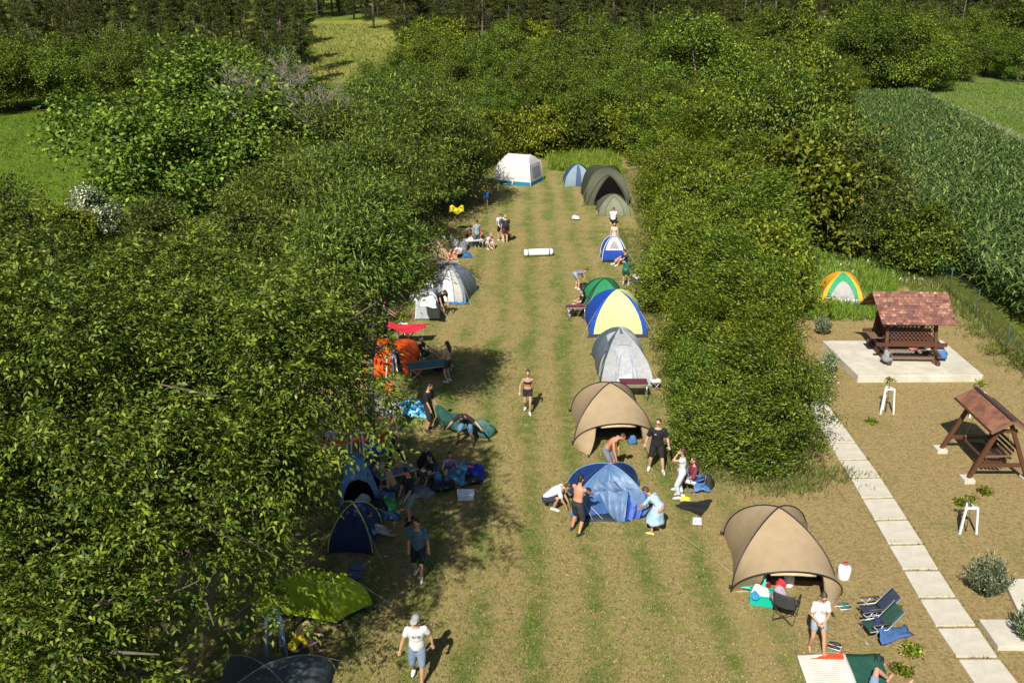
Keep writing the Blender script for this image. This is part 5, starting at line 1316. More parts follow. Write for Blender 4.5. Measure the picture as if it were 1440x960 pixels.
V_ = Vector
def stand(**k):
    p = dict(pel=(0,0,.93), neck=(0,.02,1.45), hL=(-.26,.08,.82), hR=(.26,.08,.82), fL=(-.11,0,.085), fR=(.11,0,.085)); p.update(k); return p
def walk(st=.28, **k):
    p = dict(pel=(0,0,.91), neck=(0,.05,1.43), hL=(-.29,-.16,.86), hR=(.29,.24,.92), fL=(-.09,st,.085), fR=(.09,-st*.9,.12)); p.update(k); return p
def bend(a=60, **k):
    a = R(a); p = dict(pel=(0,-.14,.90), neck=(0,-.14+.52*math.sin(a),.90+.52*math.cos(a)), hL=(-.16,.52,.45), hR=(.16,.52,.45), fL=(-.14,-.02,.085), fR=(.14,.02,.085), head=(0,.9,.45), look=(0,.7,-.7), arch=.03); p.update(k); return p
def crouch(**k):
    p = dict(pel=(0,-.16,.34), neck=(0,.14,.77), hL=(-.14,.42,.14), hR=(.14,.42,.14), fL=(-.14,-.02,.085), fR=(.14,.06,.085), khL=V_((-.35,1,.7)), khR=V_((.35,1,.7)), head=(0,.6,.8), look=(0,.8,-.6), arch=.05); p.update(k); return p
def sit(z=.47, **k):
    p = dict(pel=(0,0,z+.05), neck=(0,-.02,z+.56), hL=(-.16,.30,z+.14), hR=(.16,.30,z+.14), fL=(-.13,.46,.085), fR=(.13,.46,.085), kh=V_((0,.6,1)), head=(0,.2,1)); p.update(k); return p
def floor_sit(**k):
    p = dict(pel=(0,0,.12), neck=(0,.06,.62), hL=(-.18,.45,.32), hR=(.18,.45,.32), fL=(-.16,.55,.085), fR=(.16,.62,.085), kh=V_((0,.3,1)), head=(0,.3,1), look=(0,.9,-.4), arch=.04); p.update(k); return p

W_ = (.60,.59,.58); BK = (.014,.014,.016); DEN = (.14,.19,.26); NVY = (.02,.03,.06)
def PP(px, py, face, h, pose, fit, label, far=False, group=None): return person(G(px, py), face, h, pose, fit, label, group, far)
# --- right half
PP(742, 579, 176, 1.68, walk(.20), dict(sex='f', skin='tan', bra=BK, shorts=(.02,.02,.022), leg=.5, hair='bun', hairc='brown', shoes=W_), 'person in a black crop top and black shorts walking down the middle of the lawn')
PP(588, 955, 184, 1.80, walk(.24, look=(.5,1,-.1), hL=(-.34,-.05,.88), hR=(.36,.1,.86)), dict(skin='tan', shirt=W_, print=((.12,.12,.14), [(-.06,.05,.05,.02),(.0,.05,.04,.02),(.07,.05,.05,.02),(-.05,.015,.06,.018),(.04,.015,.07,.018)]), shorts=DEN, leg=1.0, hair='cap', capc=(.26,.26,.27), hairc='brown', shoes=W_), 'person in white printed t-shirt, denim shorts and grey cap walking at the lawn bottom')
PP(1146, 914, 182, 1.67, stand(fL=(-.13,.25,.085), fR=(.12,-.08,.085), hL=(-.06,.24,1.02), hR=(.10,.24,1.0), head=(0,.45,1), look=(0,.7,-.9), toeL=(-.1,1,0)), dict(sex='f', skin='tan', shirt=(.62,.61,.59), sleeve=.75, print=((.55,.12,.12), [(0,-.02,.05,.02),(.02,.02,.03,.02)]), shorts=(.26,.31,.38), leg=.55, hair='bun', hairc='brown'), 'person in white t-shirt and pale denim shorts standing at the white blanket')
PP(922, 661, 172, 1.84, stand(fL=(-.22,.12,.085), fR=(.20,-.06,.085), neck=(0,.04,1.45), hL=(-.36,.06,.86), hR=(.36,.0,.86), look=(.35,1,-.1)), dict(skin='fair', bulk=1.12, shirt=BK, sleeve=.8, shorts=BK, leg=.95, hair='short', hairc='brown', shades=1, shoes=W_, print=((.6,.6,.62), [(.07,.06,.05,.018)])), 'person all in black with sunglasses striding beside the sand-coloured tent')
PP(858, 668, -118, 1.80, bend(38, hL=(-.24,.18,.62), hR=(.24,.30,.62), look=(.1,1,-.2)), dict(skin='red', shorts=(.16,.17,.20), leg=.9, hair='buzz', hairc='brown', beard=1), 'bare-chested bearded person leaning over behind the blue tent')
PP(811, 748, -42, 1.80, stand(pel=(0,0,.92), neck=(.0,.08,1.43), hL=(-.10,.50,1.08), hR=(.14,.52,1.05), fL=(-.18,.02,.085), fR=(.17,-.12,.085), look=(.15,1,-.5), head=(0,.3,1)), dict(skin='red', shorts=(.03,.033,.045), leg=1.15, flare=1.1, hair='short', hairc='black', beard=1, shoes=(.03,.03,.03)), 'bare-chested person in dark long shorts holding the fly of the blue tent')
PP(776, 714, -100, 1.75, crouch(neck=(0,.30,.70), hL=(-.12,.50,.14), hR=(.16,.46,.16), head=(0,.9,.35)), dict(skin='tan', shirt=(.66,.69,.74), sleeve=.7, shorts=(.03,.033,.05), leg=.9, hair='short', hairc='brown', shoes=W_), 'person in a pale t-shirt crouching left of the blue tent')
PP(921, 748, 52, 1.66, bend(52, neck=(0,.22,1.20), hL=(-.20,.52,.66), hR=(.05,.56,.72), fL=(-.20,0,.085), fR=(.20,-.02,.085)), dict(sex='f', skin='tan', shirt=(.34,.47,.58), sleeve=1.0, skirt=(.34,.48,.60), hem=.0, hair='short', hairc='brown', shoes=(.62,.42,.14)), 'person in a long pale blue dress bending over the right side of the blue tent')
PP(957, 700, 78, 1.68, stand(hL=(-.05,.18,1.58), hR=(.20,.10,.98), ehL=V_((-.2,.8,-.3)), fL=(-.09,.05,.085), fR=(.09,-.05,.085)), dict(sex='f', skin='tan', shirt=(.60,.63,.66), sleeve=.35, pants=(.50,.56,.62), leg=1.75, flare=1.15, hair='pony', hairc='brown', shoes=W_), 'person in pale dungarees standing and drinking beside the hedge')
PP(973, 690, 100, 1.68, sit(.36, hL=(-.1,.28,.58), hR=(.1,.3,.55)), dict(sex='f', skin='tan', shirt=(.16,.03,.05), sleeve=1.3, shorts=(.6,.58,.56), leg=.7, hair='long', hairc='brown', shoes=W_), 'person in a maroon top sitting on a blue chair under the hedge')
# lying person on the green mat, legs in view
lg = G(1236, 978)
person(V_((lg.x, lg.y, .03)), -75, 1.78, dict(pel=(0,-.15,.12), neck=(0,-.66,.14), hL=(-.3,-.3,.08), hR=(.3,-.3,.08), fL=(-.30,.42,.10), fR=(-.05,.72,.08), khL=V_((-.6,.1,1)), khR=V_((.3,.2,1)), head=(0,-1,.1), look=(0,.1,1), toeL=(-.5,1,.5), toeR=(.2,.6,1), lie=(0,.5,-.5)), dict(skin='tan', shirt=(.3,.4,.5), shorts=(.17,.24,.34), leg=.6, hair='short'), 'person lying on the dark green mat, only bent bare legs in view')
# --- right row, middle distance
PP(812, 407, -70, 1.66, bend(78, neck=(0,.34,.96), hL=(-.12,.42,.38), hR=(.12,.46,.40)), dict(sex='f', skin='fair', shirt=(.20,.17,.22), sleeve=.2, shorts=(.25,.34,.46), leg=.55, hair='bun', hairc='brown', shoes=W_), 'person in denim shorts bending over by the maroon table near the green tent', True)
PP(818, 442, 95, 1.70, sit(.42, fL=(-.1,.52,.085), fR=(.12,.40,.085), hL=(-.1,.34,.72), hR=(.1,.34,.70)), dict(sex='f', skin='fair', shirt=BK, sleeve=.6, shorts=(.03,.02,.03), leg=.5, hair='long', hairc='black', shoes=W_), 'person in black sitting beside the maroon table and the lime tent', True)
PP(880, 401, -20, 1.74, bend(72), dict(skin='tan', shirt=(.012,.10,.055), sleeve=.7, shorts=(.015,.11,.06), leg=.8, hair='short', hairc='brown', shoes=W_, sock=(.7,.7,.7)), 'person in dark green bending over a bag by the hedge', True)
PP(878, 372, 110, 1.68, floor_sit(neck=(0,.0,.62)), dict(skin='tan', shirt=NVY, sleeve=.6, shorts=(.3,.3,.32), hair='short', hairc='black', shoes=W_), 'person in navy sitting on the ground right of the small blue and white tent', True)
PP(863, 350, 170, 1.62, stand(head=(0,.4,1)), dict(sex='f', skin='fair', shirt=(.5,.42,.36), shorts=(.3,.2,.2), hair='long', hairc='brown'), 'person standing just behind the small blue and white tent', True)
PP(862, 315, -8, 1.70, crouch(neck=(0,.12,.80)), dict(skin='fair', shirt=(.8,.8,.78), sleeve=.8, shorts=BK, hair='short', hairc='brown', shoes=W_), 'person in a white t-shirt crouching at the door of the olive tent', True)
for px, py, c, lab in [(874,216,(.03,.03,.05),'person in black sitting at the far right corner of the lawn'),(881,217,(.4,.28,.34),'person in pink sitting at the far right corner of the lawn'),(877,211,(.16,.2,.35),'person in blue at the far right corner of the lawn, behind the two sitting')]:
    PP(px, py, 150, 1.7, floor_sit(), dict(skin='tan', shirt=c, shorts=(.1,.1,.14), hair='short', hairc='brown'), lab, True)
# --- left row
PP(603, 605, -115, 1.82, stand(head=(0,.45,1), look=(0,.9,-.7), hL=(-.22,.20,.82), hR=(.2,.24,.80)), dict(skin='tan', shirt=BK, sleeve=.85, shorts=(.025,.022,.022), leg=1.05, flare=1.1, hair='buzz', hairc='black', shoes=(.03,.03,.03)), 'tall person all in black holding a corner of the green tent cloth')
PP(655, 624, 168, 1.80, bend(66, pel=(0,-.10,.84), neck=(0,.32,1.12), hL=(-.60,.34,.80), hR=(.60,.30,.62), fL=(-.26,-.05,.085), fR=(.26,0,.085), look=(-.2,.6,-.8)), dict(skin='tan', shirt=(.022,.018,.018), sleeve=.8, shorts=(.10,.17,.28), leg=1.0, hair='short', hairc='black', shoes=(.02,.02,.02)), 'person in black t-shirt and denim shorts bending over the spread green tent cloth')
PP(631, 537, 62, 1.70, stand(hL=(-.12,.28,1.05), hR=(.14,.28,1.15), look=(0,1,-.4)), dict(sex='f', skin='fair', bra=(.45,.40,.30), shorts=(.06,.05,.05), leg=.65, hair='long', hairc='brown', shoes=W_), 'person with bare back and dark shorts standing at the end of the green camp bed')
PP(597, 508, -105, 1.72, sit(.30, neck=(0,-.16,.82), hL=(-.1,.5,.48), hR=(.15,.52,.46), fL=(-.1,.72,.34), fR=(.12,.7,.32)), dict(skin='tan', shirt=(.012,.02,.025), shorts=(.03,.05,.06), hair='short', hairc='black'), 'person in dark clothes reclining behind the green camp bed', True)
PP(556, 606, 150, 1.72, bend(55, hL=(-.22,.42,.62), hR=(.2,.46,.56), fL=(-.1,.02,.085), fR=(.16,-.15,.085)), dict(skin='tan', shirt=(.46,.43,.34), sleeve=1.3, shorts=(.40,.37,.29), leg=.8, hair='short', hairc='brown', shoes=W_), 'person in khaki bending beside the bright blue heap of cloth')
PP(541, 473, -85, 1.72, stand(hL=(-.1,.5,1.05), hR=(.15,.5,1.0), look=(0,1,-.4)), dict(sex='f', skin='tan', shirt=(.02,.05,.035), sleeve=.8, pants=(.016,.014,.016), hair='short', hairc='red', shoes=BK), 'person in dark clothes with red hair holding the long red cloth')
PP(576, 408, 100, 1.74, stand(hL=(-.2,.25,.95), hR=(.2,.25,.95), head=(0,.4,1)), dict(skin='red', shorts=(.30,.10,.05), leg=.9, hair='short', hairc='brown'), 'bare-backed person standing left of the open grey dome tent', True)
PP(578, 733, 128, 1.80, stand(head=(0,.5,1), look=(0,.8,-.8), hL=(-.2,.26,.92), hR=(.22,.2,.86), fL=(-.1,.1,.085), fR=(.12,-.1,.085)), dict(skin='tan', shirt=(.012,.016,.026), sleeve=.9, shorts=(.13,.24,.22), leg=.9, hair='short', hairc='black', shoes=BK), 'person in navy t-shirt and teal shorts standing in the walnut shade')
PP(590, 810, 172, 1.80, walk(.16, look=(.3,1,-.3), hL=(-.28,.05,.82), hR=(.24,.1,.82)), dict(skin='tan', shirt=(.05,.12,.19), sleeve=.8, shorts=(.012,.014,.022), leg=.95, hair='short', hairc='black', shoes=W_), 'person in a blue patterned t-shirt walking through the walnut shade')
PP(511, 758, -70, 1.70, floor_sit(neck=(0,.14,.60), fL=(-.12,.72,.085), fR=(.12,.74,.085), hL=(-.15,.5,.3)), dict(skin='tan', shirt=(.16,.22,.34), sleeve=1.6, pants=(.3,.33,.38), hair='short', hairc='black'), 'person in pale blue sitting in the mouth of the navy dome tent')
PP(414, 928, -72, 1.68, sit(.34, neck=(0,.22,.78), hL=(-.1,.62,.55), hR=(.12,.58,.5), fL=(-.1,.6,.085), fR=(.12,.42,.085), head=(0,.7,.7), look=(0,.8,-.7)), dict(sex='f', skin='fair', shirt=(.62,.46,.01), sleeve=.7, shorts=(.05,.05,.06), leg=.6, hair='long', hairc='blond'), 'person in a yellow t-shirt sitting in the shade below the lime tent')
# picnic table crowd in the shade
PP(551, 662, -60, 1.70, sit(.42, neck=(0,.14,.95), hL=(-.1,.42,.8), hR=(.1,.42,.78)), dict(sex='f', skin='tan', shirt=(.016,.014,.016), hair='long', hairc='black', pants=NVY), 'person with long black hair sitting at the far side of the crowded picnic table')
PP(566, 684, 75, 1.68, sit(.42, neck=(0,.16,.93), hL=(-.1,.42,.76), hR=(.1,.42,.76)), dict(sex='f', skin='fair', shirt=(.3,.22,.1), sleeve=.3, shorts=(.1,.1,.12), hair='long', hairc='blond'), 'blond person sitting at the crowded picnic table')
PP(541, 690, 60, 1.72, sit(.42, neck=(0,.2,.9), hL=(-.1,.45,.76), hR=(.1,.45,.76)), dict(skin='tan', shirt=(.34,.25,.27), sleeve=.6, shorts=(.06,.07,.1), hair='short', hairc='brown'), 'person in a greyish pink t-shirt leaning over the crowded picnic table')
PP(556, 702, 85, 1.72, sit(.42, neck=(0,.2,.9)), dict(skin='tan', hair='short', hairc='black', shorts=(.05,.06,.1)), 'bare-chested person at the near end of the crowded picnic table')
PP(610, 672, 140, 1.66, floor_sit(neck=(0,.10,.66)), dict(sex='f', skin='fair', shirt=(.03,.04,.05), sleeve=.9, skirt=(.05,.05,.06), hair='long', hairc='black'), 'person in dark flowered clothes sitting left of the heap of bags')
PP(633, 668, 185, 1.66, floor_sit(), dict(sex='f', skin='fair', shirt=(.22,.20,.38), hair='long', hairc='brown', shorts=(.2,.05,.06)), 'person in lilac sitting behind the heap of bags')
# far left groups
PP(704, 339, 15, 1.76, stand(fL=(-.1,.1,.085)), dict(skin='tan', shirt=(.5,.5,.52), shorts=BK, hair='cap', capc=(.1,.16,.16), pack=(.05,.09,.08), shoes=W_), 'person with dark cap and pale shirt, left of the pair walking away', True)
PP(711, 342, 12, 1.74, stand(fR=(.1,.1,.085)), dict(skin='fair', bulk=1.15, shirt=(.02,.022,.03), shorts=(.16,.03,.045), hair='short', hairc='blond', pack=(.02,.02,.028)), 'blond person in black top and maroon shorts, right of the pair walking away', True)
PP(684, 289, 170, 1.78, walk(.15), dict(skin='tan', shorts=(.04,.16,.42), leg=1.0, hair='short', hairc='brown'), 'bare-chested person in blue shorts in the shade beside the white tent', True)
PP(688, 350, -150, 1.66, crouch(), dict(sex='f', skin='fair', shirt=(.55,.45,.50), shorts=(.4,.42,.56), leg=1.0, hair='bun', hairc='blond', shoes=W_), 'person in pale pink and lilac crouching at the edge of the picnic', True)
PP(673, 335, 180, 1.66, floor_sit(), dict(sex='f', skin='red', shirt=(.5,.02,.03), hair='short', hairc='red', shorts=(.4,.02,.03)), 'person in bright red sitting at the acacia picnic', True)
PP(660, 333, -160, 1.70, floor_sit(), dict(skin='tan', shirt=(.34,.31,.22), shorts=NVY, hair='short', hairc='grey'), 'person in beige sitting at the acacia picnic beside the one in red', True)
PP(662, 348, -40, 1.70, floor_sit(), dict(sex='f', skin='fair', shirt=(.62,.62,.60), pants=(.35,.42,.48), hair='short', hairc='brown'), 'person in white sitting at the near side of the acacia picnic', True)
PP(671, 349, 30, 1.72, stand(pel=(0,0,.9)), dict(skin='tan', shirt=(.22,.30,.33), pants=(.08,.12,.13), hair='short', hairc='brown'), 'person in grey-blue standing at the acacia picnic', True)
PP(615, 372, 120, 1.70, floor_sit(), dict(sex='f', skin='fair', shirt=(.55,.5,.55), shorts=(.6,.56,.56), hair='short', hairc='brown'), 'person in white sitting before the brown dappled tent', True)
PP(632, 370, -130, 1.70, floor_sit(), dict(skin='red', shorts=(.4,.2,.18), hair='short', hairc='brown'), 'bare-backed person sitting before the brown dappled tent', True)
PP(647, 362, 140, 1.72, floor_sit(), dict(skin='tan', shirt=(.4,.42,.44), shorts=NVY, hair='cap', capc=(.05,.08,.12)), 'person in grey with a dark cap sitting in the acacia shade', True)
PP(621, 444, -150, 1.70, bend(50), dict(skin='tan', shirt=BK, shorts=(.02,.02,.025), hair='short', hairc='black'), 'person in black between the small grey tent and the blue groundsheet', True)

# ================================================================== camp furniture and belongings
def folding_table(label, loc, rz, w, d, h, col, legc=(.55,.55,.55)):
    root = empty('folding_table', loc, rz, label, 'table'); m = plain(legc, .35, .5, metal=.7)
    MB().box((0,0,h), (w, d, .03)).build('tabletop', plain(col, .5), root, smooth=False, bevel=.008)
    for e in ((0,-d/2-.004),(0,d/2+.004)): MB().bar((-w/2, e[1], h), (w/2, e[1], h), .018, .04).build('edge_trim', m, root, smooth=False)
    for sx in (-1, 1):
        for sy in (-1, 1): MB().tube([(sx*(w/2-.06), sy*(d/2-.05), h-.02), (sx*(w/2-.03), sy*(d/2-.02), 0)], .014, 6).build('leg', m, root)
        MB().tube([(sx*(w/2-.05), -d/2+.04, h*.3), (sx*(w/2-.05), d/2-.04, h*.3)], .010, 5).build('stretcher', m, root)
    return root
MAR = (.115,.022,.034)
folding_table('maroon folding table between the grey tunnel tent and the sand-coloured tent', (XA(890, 33.4), 33.4, 0), 0, 1.05, .6, .68, MAR)
folding_table('maroon folding table by the green tent with a person in black beside it', (XA(810, 42.6), 42.6, 0), R(4), .85, .5, .62, MAR)
folding_table('crowded picnic table in the walnut shade', G(556, 690), R(35), 1.3, .6, .70, (.10,.12,.14))
folding_table('pale table at the acacia picnic', (XA(666, 55.4), 55.4, 0), R(15), 1.1, .6, .5, (.55,.57,.58))
folding_table('pale low table behind the open grey dome tent', (XA(630, 50.8), 50.8, 0), R(5), 1.2, .6, .42, (.5,.47,.38))
def stool(label, loc, rz=0, col=(.75,.75,.73), fr=(.5,.5,.5)):
    root = empty('folding_stool', loc, rz, label, 'stool'); m = plain(fr, .35, .5, metal=.6)
    mb = MB(); mb.grid([[Vector((-.19+.38*i/6, -.17+.34*j/6, .42 - .04*math.sin(math.pi*i/6))) for i in range(7)] for j in range(7)]); mb.build('seat', fabric(col), root, solid=.012)
    for sy in (-1, 1):
        MB().tube([(-.19, sy*.17, .42), (.19, sy*.17, 0)], .012, 6).build('leg', m, root); MB().tube([(.19, sy*.17, .42), (-.19, sy*.17, 0)], .012, 6).build('leg', m, root)
stool('small white folding stool right of the maroon table', G(921, 548), R(10))
stool('green folding stool left of the maroon table by the green tent', G(801, 443), R(5), (.015,.05,.03), (.03,.04,.035))
def chair(label, loc, rz, col, fr, tilt=0):
    root = empty('camping_chair', loc, rz, label, 'chair'); m = plain(fr, .4, .5, metal=.4); f = fabric(col, .75, .05, .1)
    mb = MB(); mb.grid([[Vector((-.25+.5*i/8, -.22+.46*j/8, .42 + .05*abs(i/4-1) - .05*math.sin(math.pi*j/8))) for i in range(9)] for j in range(9)]); mb.build('seat', f, root, solid=.015)
    mb = MB(); mb.grid([[Vector((-.26+.52*i/8, .24+.16*j/8 - .05*math.sin(math.pi*i/8)*-1, .44+.50*j/8)) for i in range(9)] for j in range(9)]); mb.build('backrest', f, root, solid=.015)
    for sx in (-1, 1):
        MB().tube([(sx*.27, -.24, .62), (sx*.27, .26, .64)], .022, 6).build('armrest', m, root)
        MB().tube([(sx*.27, -.24, .62), (sx*.27, -.24, .40), (-sx*.25, -.26, 0)], .013, 6).build('leg', m, root)
        MB().tube([(sx*.26, .40, .96), (sx*.26, .24, .42), (-sx*.25, .26, 0)], .013, 6).build('leg', m, root)
        MB().tube([(sx*.27, -.24, .40), (sx*.25, .26, .0)], .011, 6).build('brace', m, root); MB().tube([(sx*.25, -.26, .0), (sx*.27, .25, .40)], .011, 6).build('brace', m, root)
    return root
chair('black and grey camping chair with clothes piled on it beside the teal crate', G(1104, 868), R(150), (.05,.052,.055), (.05,.05,.05))
chair('blue camping chair under the hedge', G(976, 688), R(100), (.03,.12,.38), (.2,.2,.2))
# the two recliners fallen together, with towels
def recliner(label, loc, rz, col, s=1.0):
    root = empty('reclining_chair', loc, rz, label, 'chair'); root.scale = (s,)*3; m = plain((.42,.43,.44), .35, .5, metal=.6); f = fabric(col, .75, .05)
    MB().grid([[Vector((-.25+.5*i/6, -.24+.48*j/6, .40-.03*math.sin(math.pi*j/6))) for i in range(7)] for j in range(7)]).build('seat', f, root, solid=.012)
    MB().grid([[Vector((-.25+.5*i/6, .26+.42*j/6, .42+.50*j/6)) for i in range(7)] for j in range(7)]).build('backrest', f, root, solid=.012)
    for sx in (-1, 1):
        MB().tube([(sx*.28,-.28,0),(sx*.28,.1,.60),(sx*.28,.5,.62)], .014, 6).build('frame', m, root); MB().tube([(sx*.28,.42,0),(sx*.28,-.2,.60)], .014, 6).build('leg', m, root)
        MB().tube([(sx*.27,-.26,.40),(sx*.27,.26,.42),(sx*.27,.70,.95)], .014, 6).build('side_rail', m, root); MB().bar((sx*.28,-.2,.61), (sx*.28,.34,.63), .05, .03).build('armrest', plain((.06,.06,.07)), root)
    MB().tube([(-.28,-.28,.02),(.28,-.28,.02)], .013, 6).build('stretcher', m, root); MB().tube([(-.28,.42,.02),(.28,.42,.02)], .013, 6).build('stretcher', m, root)
    return root
recliner('green reclining chair nearer the bottom, under the blue towel', G(1226, 896), R(-80), (.02,.06,.045), .88)
recliner('navy reclining chair standing behind the green one', G(1222, 874), R(-84), (.03,.04,.07), .88)
def drape(name, label, cat, corners, col, n=14, amp=.02, seed=1, thick=.012, mat=None, sagz=0):
    rr = random.Random(seed); a = [rr.uniform(0, 6) for _ in range(6)]; c = [Vector(q) for q in corners]; m_ = sum(c, Vector())/4; o_ = Vector((m_.x, m_.y, min(q.z for q in c)))
    rows = []
    for j in range(n+1):
        v = j/n; rows.append([lerpv(lerpv(c[0], c[1], i/n), lerpv(c[3], c[2], i/n), v) - o_ + Vector((amp*.4*math.sin(v*9+a[0]), amp*.4*math.sin(i/n*9+a[1]), amp*(1 + .6*math.sin(i/n*7+a[2]+v*4) + .4*math.sin(v*11+a[3]-i/n*5)) - sagz*math.sin(math.pi*i/n))) for i in range(n+1)])
    o = MB().grid(rows).build(name, mat or fabric(col, .85, .03, .15, 6, .5), solid=thick); o.location = o_; tag(o, label, cat); return o
g2 = lambda px, py, z=.02: G(px, py, z)
drape('blue_towel', 'blue towel hanging from the chair onto the dry ground', 'towel', [g2(1239,908,.12), g2(1284,894,.02), g2(1272,880,.02), g2(1236,886,.42)], (.05,.11,.27), 12, .04, 3, .014)
drape('dark_towel', 'dark navy towel folded beside the chair backs', 'towel', [g2(1228,884,.3), g2(1250,882,.25), g2(1247,868,.3), g2(1230,870,.4)], (.02,.03,.10), 10, .03, 4)
# blankets
def blanketmat():
    t = NT('white_woven_blanket'); x, y, z = t.xyz(); w_ = t.math('SINE', t.math('MULTIPLY', y, 95)); n = t.noise(9, 4)
    c = t.mix(t.math('MULTIPLY', t.smooth(w_, -.2, 1), .3), (.60,.56,.49), (.48,.44,.37)); c = t.mix(t.math('MULTIPLY', n, .3), c, (.6,.56,.5)); return t.finish(c, .9, .1, t.bump(w_, .4, .01))
drape('white_blanket', 'large off-white woven blanket with a ragged edge at the bottom right', 'blanket', [g2(1144,992), g2(1215,992), g2(1188,918), g2(1120,920)], W_, 18, .02, 5, .02, blanketmat())
drape('red_cloth_strip', 'orange-red strip of cloth along the top of the white blanket', 'cloth', [g2(1140,926,.06), g2(1187,927,.06), g2(1185,918,.06), g2(1160,921,.06)], (.62,.07,.02), 8, .015, 6)
drape('green_mat', 'dark green mat beside the white blanket', 'mat', [g2(1206,990), g2(1258,990), g2(1238,920), g2(1189,920)], (.015,.075,.05), 12, .012, 7, .025)
# crate with lid
cr = empty('plastic_crate', G(1070, 846), R(-14), 'teal plastic crate full of white things, its lid propped open', 'crate')
tq = plain((.005,.36,.26), .35, .5, .05); mb = MB()
for a_, b_, s_ in (((0,-.19,.15),0,(.58,.02,.30)), ((0,.19,.15),0,(.58,.02,.30)), ((-.28,0,.15),0,(.02,.40,.30)), ((.28,0,.15),0,(.02,.40,.30)), ((0,0,.02),0,(.54,.36,.03))): mb.box(a_, s_)
mb.build('body', tq, cr, smooth=False, bevel=.008); MB().box((0,-.2,.29), (.62,.04,.03)).build('rim', tq, cr, smooth=False); MB().box((0,.2,.29), (.62,.04,.03)).build('rim', tq, cr, smooth=False)
mb = MB(); mb.box((-.22, .32, .42), (.62, .03, .50), Matrix.Rotation(R(-28), 3, 'X')); mb.build('lid', tq, cr, smooth=False, bevel=.01)
q_ = G(1070, 846); cloth_heap('white_bag', 'white plastic bag bulging out of the teal crate', (q_.x-.02, q_.y, .2), (.24,.17,.22), (.72,.72,.70), 'bag', 11)
cloth_heap('blue_pouch', 'small blue pouch in the front of the teal crate', (q_.x-.18, q_.y-.1, .2), (.12,.1,.14), (.03,.22,.45), 'pouch', 12)
q_ = G(1104, 868); cloth_heap('clothes_pile', 'pile of white and purple clothes on the black camping chair', (q_.x-.18, q_.y+.1, .42), (.2,.2,.3), (.36,.30,.36), 'clothes', 13)
cloth_heap('red_hat', 'red cap on top of the pile on the camping chair', (q_.x-.14, q_.y+.22, .80), (.12,.11,.12), (.45,.02,.03), 'hat', 14)
def bottle(name, label, loc, r, h, col, capc, cat='bottle'):
    root = empty(name, loc, 0, label, cat); m = plain(col, .3, .5, .03)
    MB().tube([(0,0,0),(0,0,.02),(0,0,h*.72),(0,0,h*.82),(0,0,h*.9),(0,0,h*.92)], [r*.9,r,r,r*.8,r*.35,r*.35], 14).build('body', m, root); MB().tube([(0,0,h*.9),(0,0,h)], [r*.4,r*.4], 10).build('cap', plain(capc), root)
bottle('water_jug', 'big white water jug with a red cap right of the sand-coloured tent', G(1186, 812), .17, .46, (.72,.74,.76), (.5,.05,.05), 'jug')
bottle('white_canister', 'white canister in the porch of the near sand-coloured tent', V_((7.25, 21.35, 0)), .14, .34, (.75,.75,.73), (.6,.6,.6), 'canister')
bottle('red_kettle', 'dark red pot in the left of the near porch opening', V_((6.65, 21.3, 0)), .12, .24, (.2,.02,.03), (.05,.05,.05), 'pot')
cloth_heap('blue_bag', 'blue bag in the right of the porch opening of the far sand-coloured tent', (XA(889, 29.6), 29.6, 0), (.16,.14,.28), (.05,.14,.30), 'bag', 15)
def shoes(label, px, py, col, rz=20, kind='pair of shoes'):
    root = empty('shoes', G(px, py), R(rz), label, kind)
    for s in (-1, 1):
        mb = MB(); mb.tube([(s*.07,-.13,.035),(s*.07,-.02,.045),(s*.075,.08,.03),(s*.07,.15,.025)], [.035,.042,.042,.028], 10); mb.build('shoe', plain(col, .6), root)
        MB().box((s*.07,.0,.008), (.085,.28,.016)).build('sole', plain((.6,.6,.6)), root)
shoes('black slippers lying above the white blanket', 1174, 909, (.015,.015,.018), 60)
shoes('dark trainers on the corner of the green mat', 1236, 929, (.02,.022,.024), -20)
shoes('green trainers at the right peg of the near porch', 1187, 853, (.02,.09,.08), -80)
shoes('red and white shoes inside the right porch flap', 1168, 849, (.4,.05,.05), 20)
shoes('yellow sandals lying in front of the person on the blue chair', 964, 703, (.55,.5,.02), 75)
# roll, small white thing
rl = empty('mattress_roll', (XA(757, 53.6), 53.6, .24), R(8), 'white rolled mattress strapped with dark bands lying on the open lawn', 'mattress roll')
mb = MB(); mb.tube([(-.82+1.64*i/16,0,.0) for i in range(17)], [.20 if 0 < i < 16 else .18 for i in range(17)], 20); mb.build('roll', fabric((.76,.75,.72), .7, 0, .05, 5, .3), rl)
for x_ in (-.62, .62): MB().tube([(x_-.03,0,0),(x_+.03,0,0)], .207, 20).build('strap', fabric((.03,.05,.09)), rl)
for sx in (-1, 1): MB().tube([(sx*.80,0,0),(sx*.835,0,0)], [.14,.05], 16).build('roll_end', fabric((.6,.6,.58)), rl)
MB().box((.05,-.17,.09), (.3,.04,.1)).build('print', fabric((.5,.45,.44)), rl)
drape('white_paper', 'small white bag lying alone on the far lawn', 'bag', [g2(804,309,.05), g2(815,309,.05), g2(814,304,.12), g2(805,304,.12)], W_, 8, .05, 8)
drape('white_sheet', 'white square of card on the grass right of the blue tent', 'card', [g2(974,737), g2(987,738), g2(987,726), g2(974,726)], W_, 4, .004, 9)
drape('black_tent_bag', 'flat black tent bag on the grass below the seated person', 'bag', [g2(949,711,.06), g2(986,726,.02), g2(1002,705,.02), g2(962,707,.1)], (.012,.012,.014), 12, .05, 10)
drape('blue_jacket', 'blue jacket trailing off the chair under the hedge', 'jacket', [g2(976,692,.1), g2(999,692,.03), g2(996,680,.05), g2(976,672,.45)], (.07,.18,.40), 12, .05, 21)
cloth_heap('dark_backpack', 'dark backpack at the foot of the hedge beside the blue chair', G(993, 684), (.25,.2,.3), (.02,.02,.022), 'backpack', 16)
